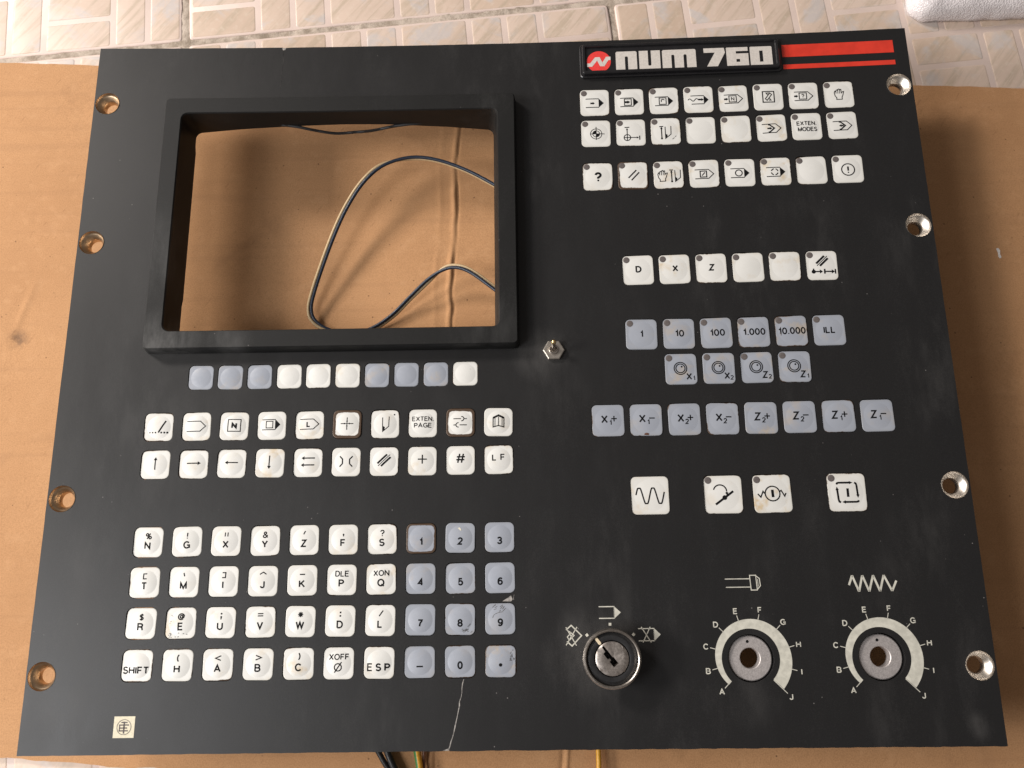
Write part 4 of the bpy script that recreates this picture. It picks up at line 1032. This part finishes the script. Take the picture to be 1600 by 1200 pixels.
def s3(p):
    p.line([(30.5, -142.6), (33.1, -140.4), (38.2, -145.4), (33.3, -150.4), (30.8, -148.2)], 0.6); p.line([(30.4, -141.3), (35.5, -150.2)], 0.45); p.line([(36.0, -141.2), (30.3, -150.0)], 0.45)
    p.line([(32.0, -143.3), (34.5, -145.3), (32.0, -147.6), (31.0, -146.0), (33.2, -143.8)], 0.45)
sym('program_symbol', s1); sym('crossed_program_symbol', s2); sym('crossed_diamond_symbol', s3)
for (x, y, a) in ((52.7, -140.1, 0), (40.9, -145.2, 40), (64.3, -145.2, 45)):
    sym('index_mark', lambda p: p.poly([(x + 0.95 * math.cos(math.radians(a + q)), y + 0.95 * math.sin(math.radians(a + q))) for q in (45, 135, 225, 315)]))
def s4(p):
    p.line([(111.9, -118.7), (124.4, -118.7)], 0.45); p.line([(112.2, -122.8), (124.6, -122.8)], 0.45)
    p.line([(124.5, -117.0), (127.6, -117.0), (127.9, -124.3), (124.8, -124.3)], 0.45, True); p.line([(127.7, -117.3), (129.3, -118.6), (129.6, -122.2), (128.0, -124.0)], 0.45); p.line([(128.4, -118.9), (128.5, -122.6)], 0.3)
def s5(p):
    Z_ = [(174.0, -122.5), (176.0, -117.8), (178.7, -125.7), (181.1, -117.8), (183.8, -125.7), (186.5, -117.8), (189.2, -125.7), (191.8, -117.8), (195.2, -125.6), (197.8, -120.6)]
    for a, b in zip(Z_, Z_[1:]): p.line([a, b], 1.05)
sym('spindle_symbol', s4); sym('feed_symbol', s5)
DM_v, DM_f = lathe([(4.95, -7.0), (4.95, -1.9), (5.3, -1.5), (10.4, -1.5), (10.9, -1.9), (10.9, -7.0)], n=48)
DISC = mesh('dial_bushing', DM_v, DM_f, M['alu'], 35)
for (x, y), dirt_ in zip(DIALS, (0, 1)):
    def ro(fr): return 17.0 + 3.8 * fr
    inn, out_ = [], []
    for k in range(55):
        fr = k / 54; a = math.radians(226 - 270 * fr); ri = 14.9 - 0.6 * min(1, fr * 4)
        inn.append((x + ri * math.cos(a), y + ri * math.sin(a))); out_.append((x + ro(fr) * math.cos(a), y + ro(fr) * math.sin(a)))
    p = Print(flat); p._add(inn + out_, [(k, 55 + k, 56 + k, k + 1)[::-1] for k in range(54)])
    arc = p.make('dial_scale', M['dialprint'] if 'dialprint' in M else M['print'], root, label='cream dial scale lettered A to J under the ' + ('zigzag symbol' if dirt_ else 'spindle symbol'))
    for k, ch in enumerate('ABCDEFGHIJ'):
        fr = k / 9; a = math.radians(225 - 270 * fr); r0 = (14.6 if k == 9 else ro(fr) - 0.2); r1 = ro(fr) + 2.7; rl = ro(fr) + 4.9
        sym('tick_mark', lambda p: p.line([(x + r0 * math.cos(a), y + r0 * math.sin(a)), (x + r1 * math.cos(a), y + r1 * math.sin(a))], 0.36), arc)
        sym('letter', lambda p: p.text(ch, x + rl * math.cos(a), y + rl * math.sin(a), 2.9, 0.12), arc)
    b = link('dial_bushing', DISC, root, onp(x - 0.1, y, 0))
    sym_pin = Print(lambda X_, Y_: -1.46); sym_pin.disc(-0.8, 8.0, 0.75, 14); sym_pin.make('pin_hole', M['ink'], b)
# dark sleeve below each dial opening
for x, y in DIALS:
    link('dial_sleeve', mesh('dial_sleeve', *lathe([(11.6, -2.9), (11.6, -7.2), (10.9, -7.2)], x, y, 40, onp), M['black']), root)

# ---- maker's sticker
v, f = plate([(-194.7, -191.1), (-184.3, -191.1), (-184.3, -181.1), (-194.7, -181.1)], [], 0.14, -0.03, None, onp)
st = link('maker_sticker', mesh('maker_sticker', v, f, M['sticker']), root)
q = Print(lambda x, y: PLATE + sag(x, y) + 0.20); cx, cy = -189.5, -186.1
q.ring(cx, cy, 3.5, 0.28); q.line([(cx, cy + 2.6), (cx, cy - 3.0)], 0.75)
for dy, a, b in ((2.2, -1.5, 1.6), (1.0, -2.5, 2.5), (-0.4, -2.3, 1.6), (-1.7, -2.5, 2.1)): q.line([(cx + a, cy + dy), (cx + b, cy + dy)], 0.6)
q.line([(cx - 2.2, cy + 1.0), (cx - 2.2, cy - 1.7)], 0.5)
q.make('maker_emblem', M['sticker_ink'], st)

# ---- cracks and chips in the plate
def crack(pts, w0, w1, mt='crack'):
    p = Print(flat); pts = [(a, b) for a, b in pts]
    out = []
    for (a, b), (c, d) in zip(pts, pts[1:]):
        k = max(2, int(math.hypot(c - a, d - b) / 2)); out += [(a + (c - a) * t / k + random.uniform(-.22, .22), b + (d - b) * t / k) for t in range(k)]
    out.append(pts[-1]); nn = len(out)
    L = [(a - (w0 + (w1 - w0) * i / nn) * random.uniform(.15, .85), b) for i, (a, b) in enumerate(out)]; R2 = [(a + (w0 + (w1 - w0) * i / nn) * random.uniform(.3, .7), b) for i, (a, b) in enumerate(out)]
    p._add(L + R2, [(i, i + 1, nn + i + 1, nn + i) for i in range(nn - 1)])
    p.make('crack', M[mt], root)
crack([(-130.6, 198.4), (-130.8, 187.5), (-131.5, 172.2), (-131.7, 161.5)], 0.26, 0.16, 'crack_dark')
crack([(-21.3, -165.6), (-22.3, -172), (-23.9, -180.2), (-26.1, -190.5), (-28.7, -198.5)], 0.35, 0.55)
crack([(4.5, -125.0), (4.2, -127.5)], 0.3, 0.3)
for pts in ([(-1.6, -128.2), (1.0, -126.7), (2.9, -125.3), (3.7, -127.3), (3.0, -128.3)], [(-31.5, -198.6), (-28.6, -197.6), (-28.4, -198.7)], [(-131.8, 198.6), (-131.2, 196.9), (-129.9, 197.1), (-129.4, 198.5)]):
    p = Print(flat); p.poly(pts); p.make('chip', M['crack'], root)

# ------------------------------------------------------------------ loose wires
H0 = BASE + PLATE
CAM = Vector((13.2505, -123.7405, 440.330))
def pix(u, v, z):              # point seen at photo pixel (u, v) at height z relative to the panel face
    d = (X * ((u - 800) / 1315.18) - Y * ((v - 600) / 1315.18) - Z)
    q_ = CAM + d * ((z - CAM.z) / d.z); return (q_.x, q_.y, q_.z + H0)
def wire(name, pts, r, mats, label, split=None):
    v, f, fm = tube([pix(*p) for p in pts], r, 14, 10, split)
    link(name, mesh(name, v, f, mats, 60, fm), label=label, cat='wire')
loopw = [(860, 350, -18), (800, 306, -20), (768, 286, -21), (725, 264, -21), (680, 249, -20.5), (640, 246, -21), (600, 258, -22.5), (570, 283, -24.5), (545, 320, -27), (525, 362, -30), (505, 415, -34), (491, 458, -37.5), (486.5, 482, -39.5), (492, 500, -41), (512, 514, -42), (548, 522, -42.3), (582, 512, -41.7), (612, 492, -40), (640, 464, -37), (668, 437, -33), (692, 422, -30), (712, 418, -28), (734, 425, -26.5), (764, 446, -25), (800, 474, -24), (860, 520, -22)]
wire('wire', loopw, 1.0, M['wire_blue'], 'dark blue wire looping over the cardboard inside the screen opening')
loopc = []
for k, (u, v_, z) in enumerate(loopw):
    o_ = {0: (0, 3)}.get(k, None)
    t = k / (len(loopw) - 1)
    if t < 0.22: du, dv, dz = 0.3, 2.5, -1.7
    elif t < 0.40: du, dv, dz = -4.2, -1.0, -0.4
    elif t < 0.58: du, dv, dz = -5.0, 1.5, 0.2
    elif t < 0.80: du, dv, dz = 2.6, 3.0, -1.5
    else: du, dv, dz = 1.6, -3.6, -1.3
    loopc.append((u + du, v_ + dv, max(-43.2, z + dz)))
wire('wire', loopc, 0.95, M['wire_cream'], 'cream wire running beside the blue wire inside the screen opening')
wire('wire', [(560, 1090, -38), (578, 1150, -40.5), (592, 1176, -41), (606, 1200, -41), (640, 1250, -41.5)], 1.5, M['wire_black'], 'left of two black wires coming out under the bottom edge')
wire('wire', [(590, 1090, -37), (598, 1150, -40), (606, 1176, -40.5), (618, 1204, -40.5), (650, 1260, -41.5)], 1.9, M['wire_black'], 'thicker right one of two black wires under the bottom edge')
wire('wire', [(640, 1090, -36), (648, 1150, -40), (652, 1176, -41), (656, 1204, -41), (660, 1260, -41.5)], 1.9, [M['wire_yellow'], M['wire_green']], 'yellow and green striped wire coming out under the bottom edge', split=0.25)
wire('wire', [(672, 1090, -39), (664, 1150, -41.5), (662.5, 1176, -42.3), (662, 1204, -42.6), (662, 1260, -42.6)], 0.9, M['wire_brown'], 'thin brown wire right of the yellow and green wire')
wire('wire', [(930, 1090, -36), (934, 1150, -40), (935, 1174, -41), (936, 1204, -41), (936, 1260, -41.5)], 1.35, M['wire_yellow'], 'plain yellow wire coming out under the bottom edge')
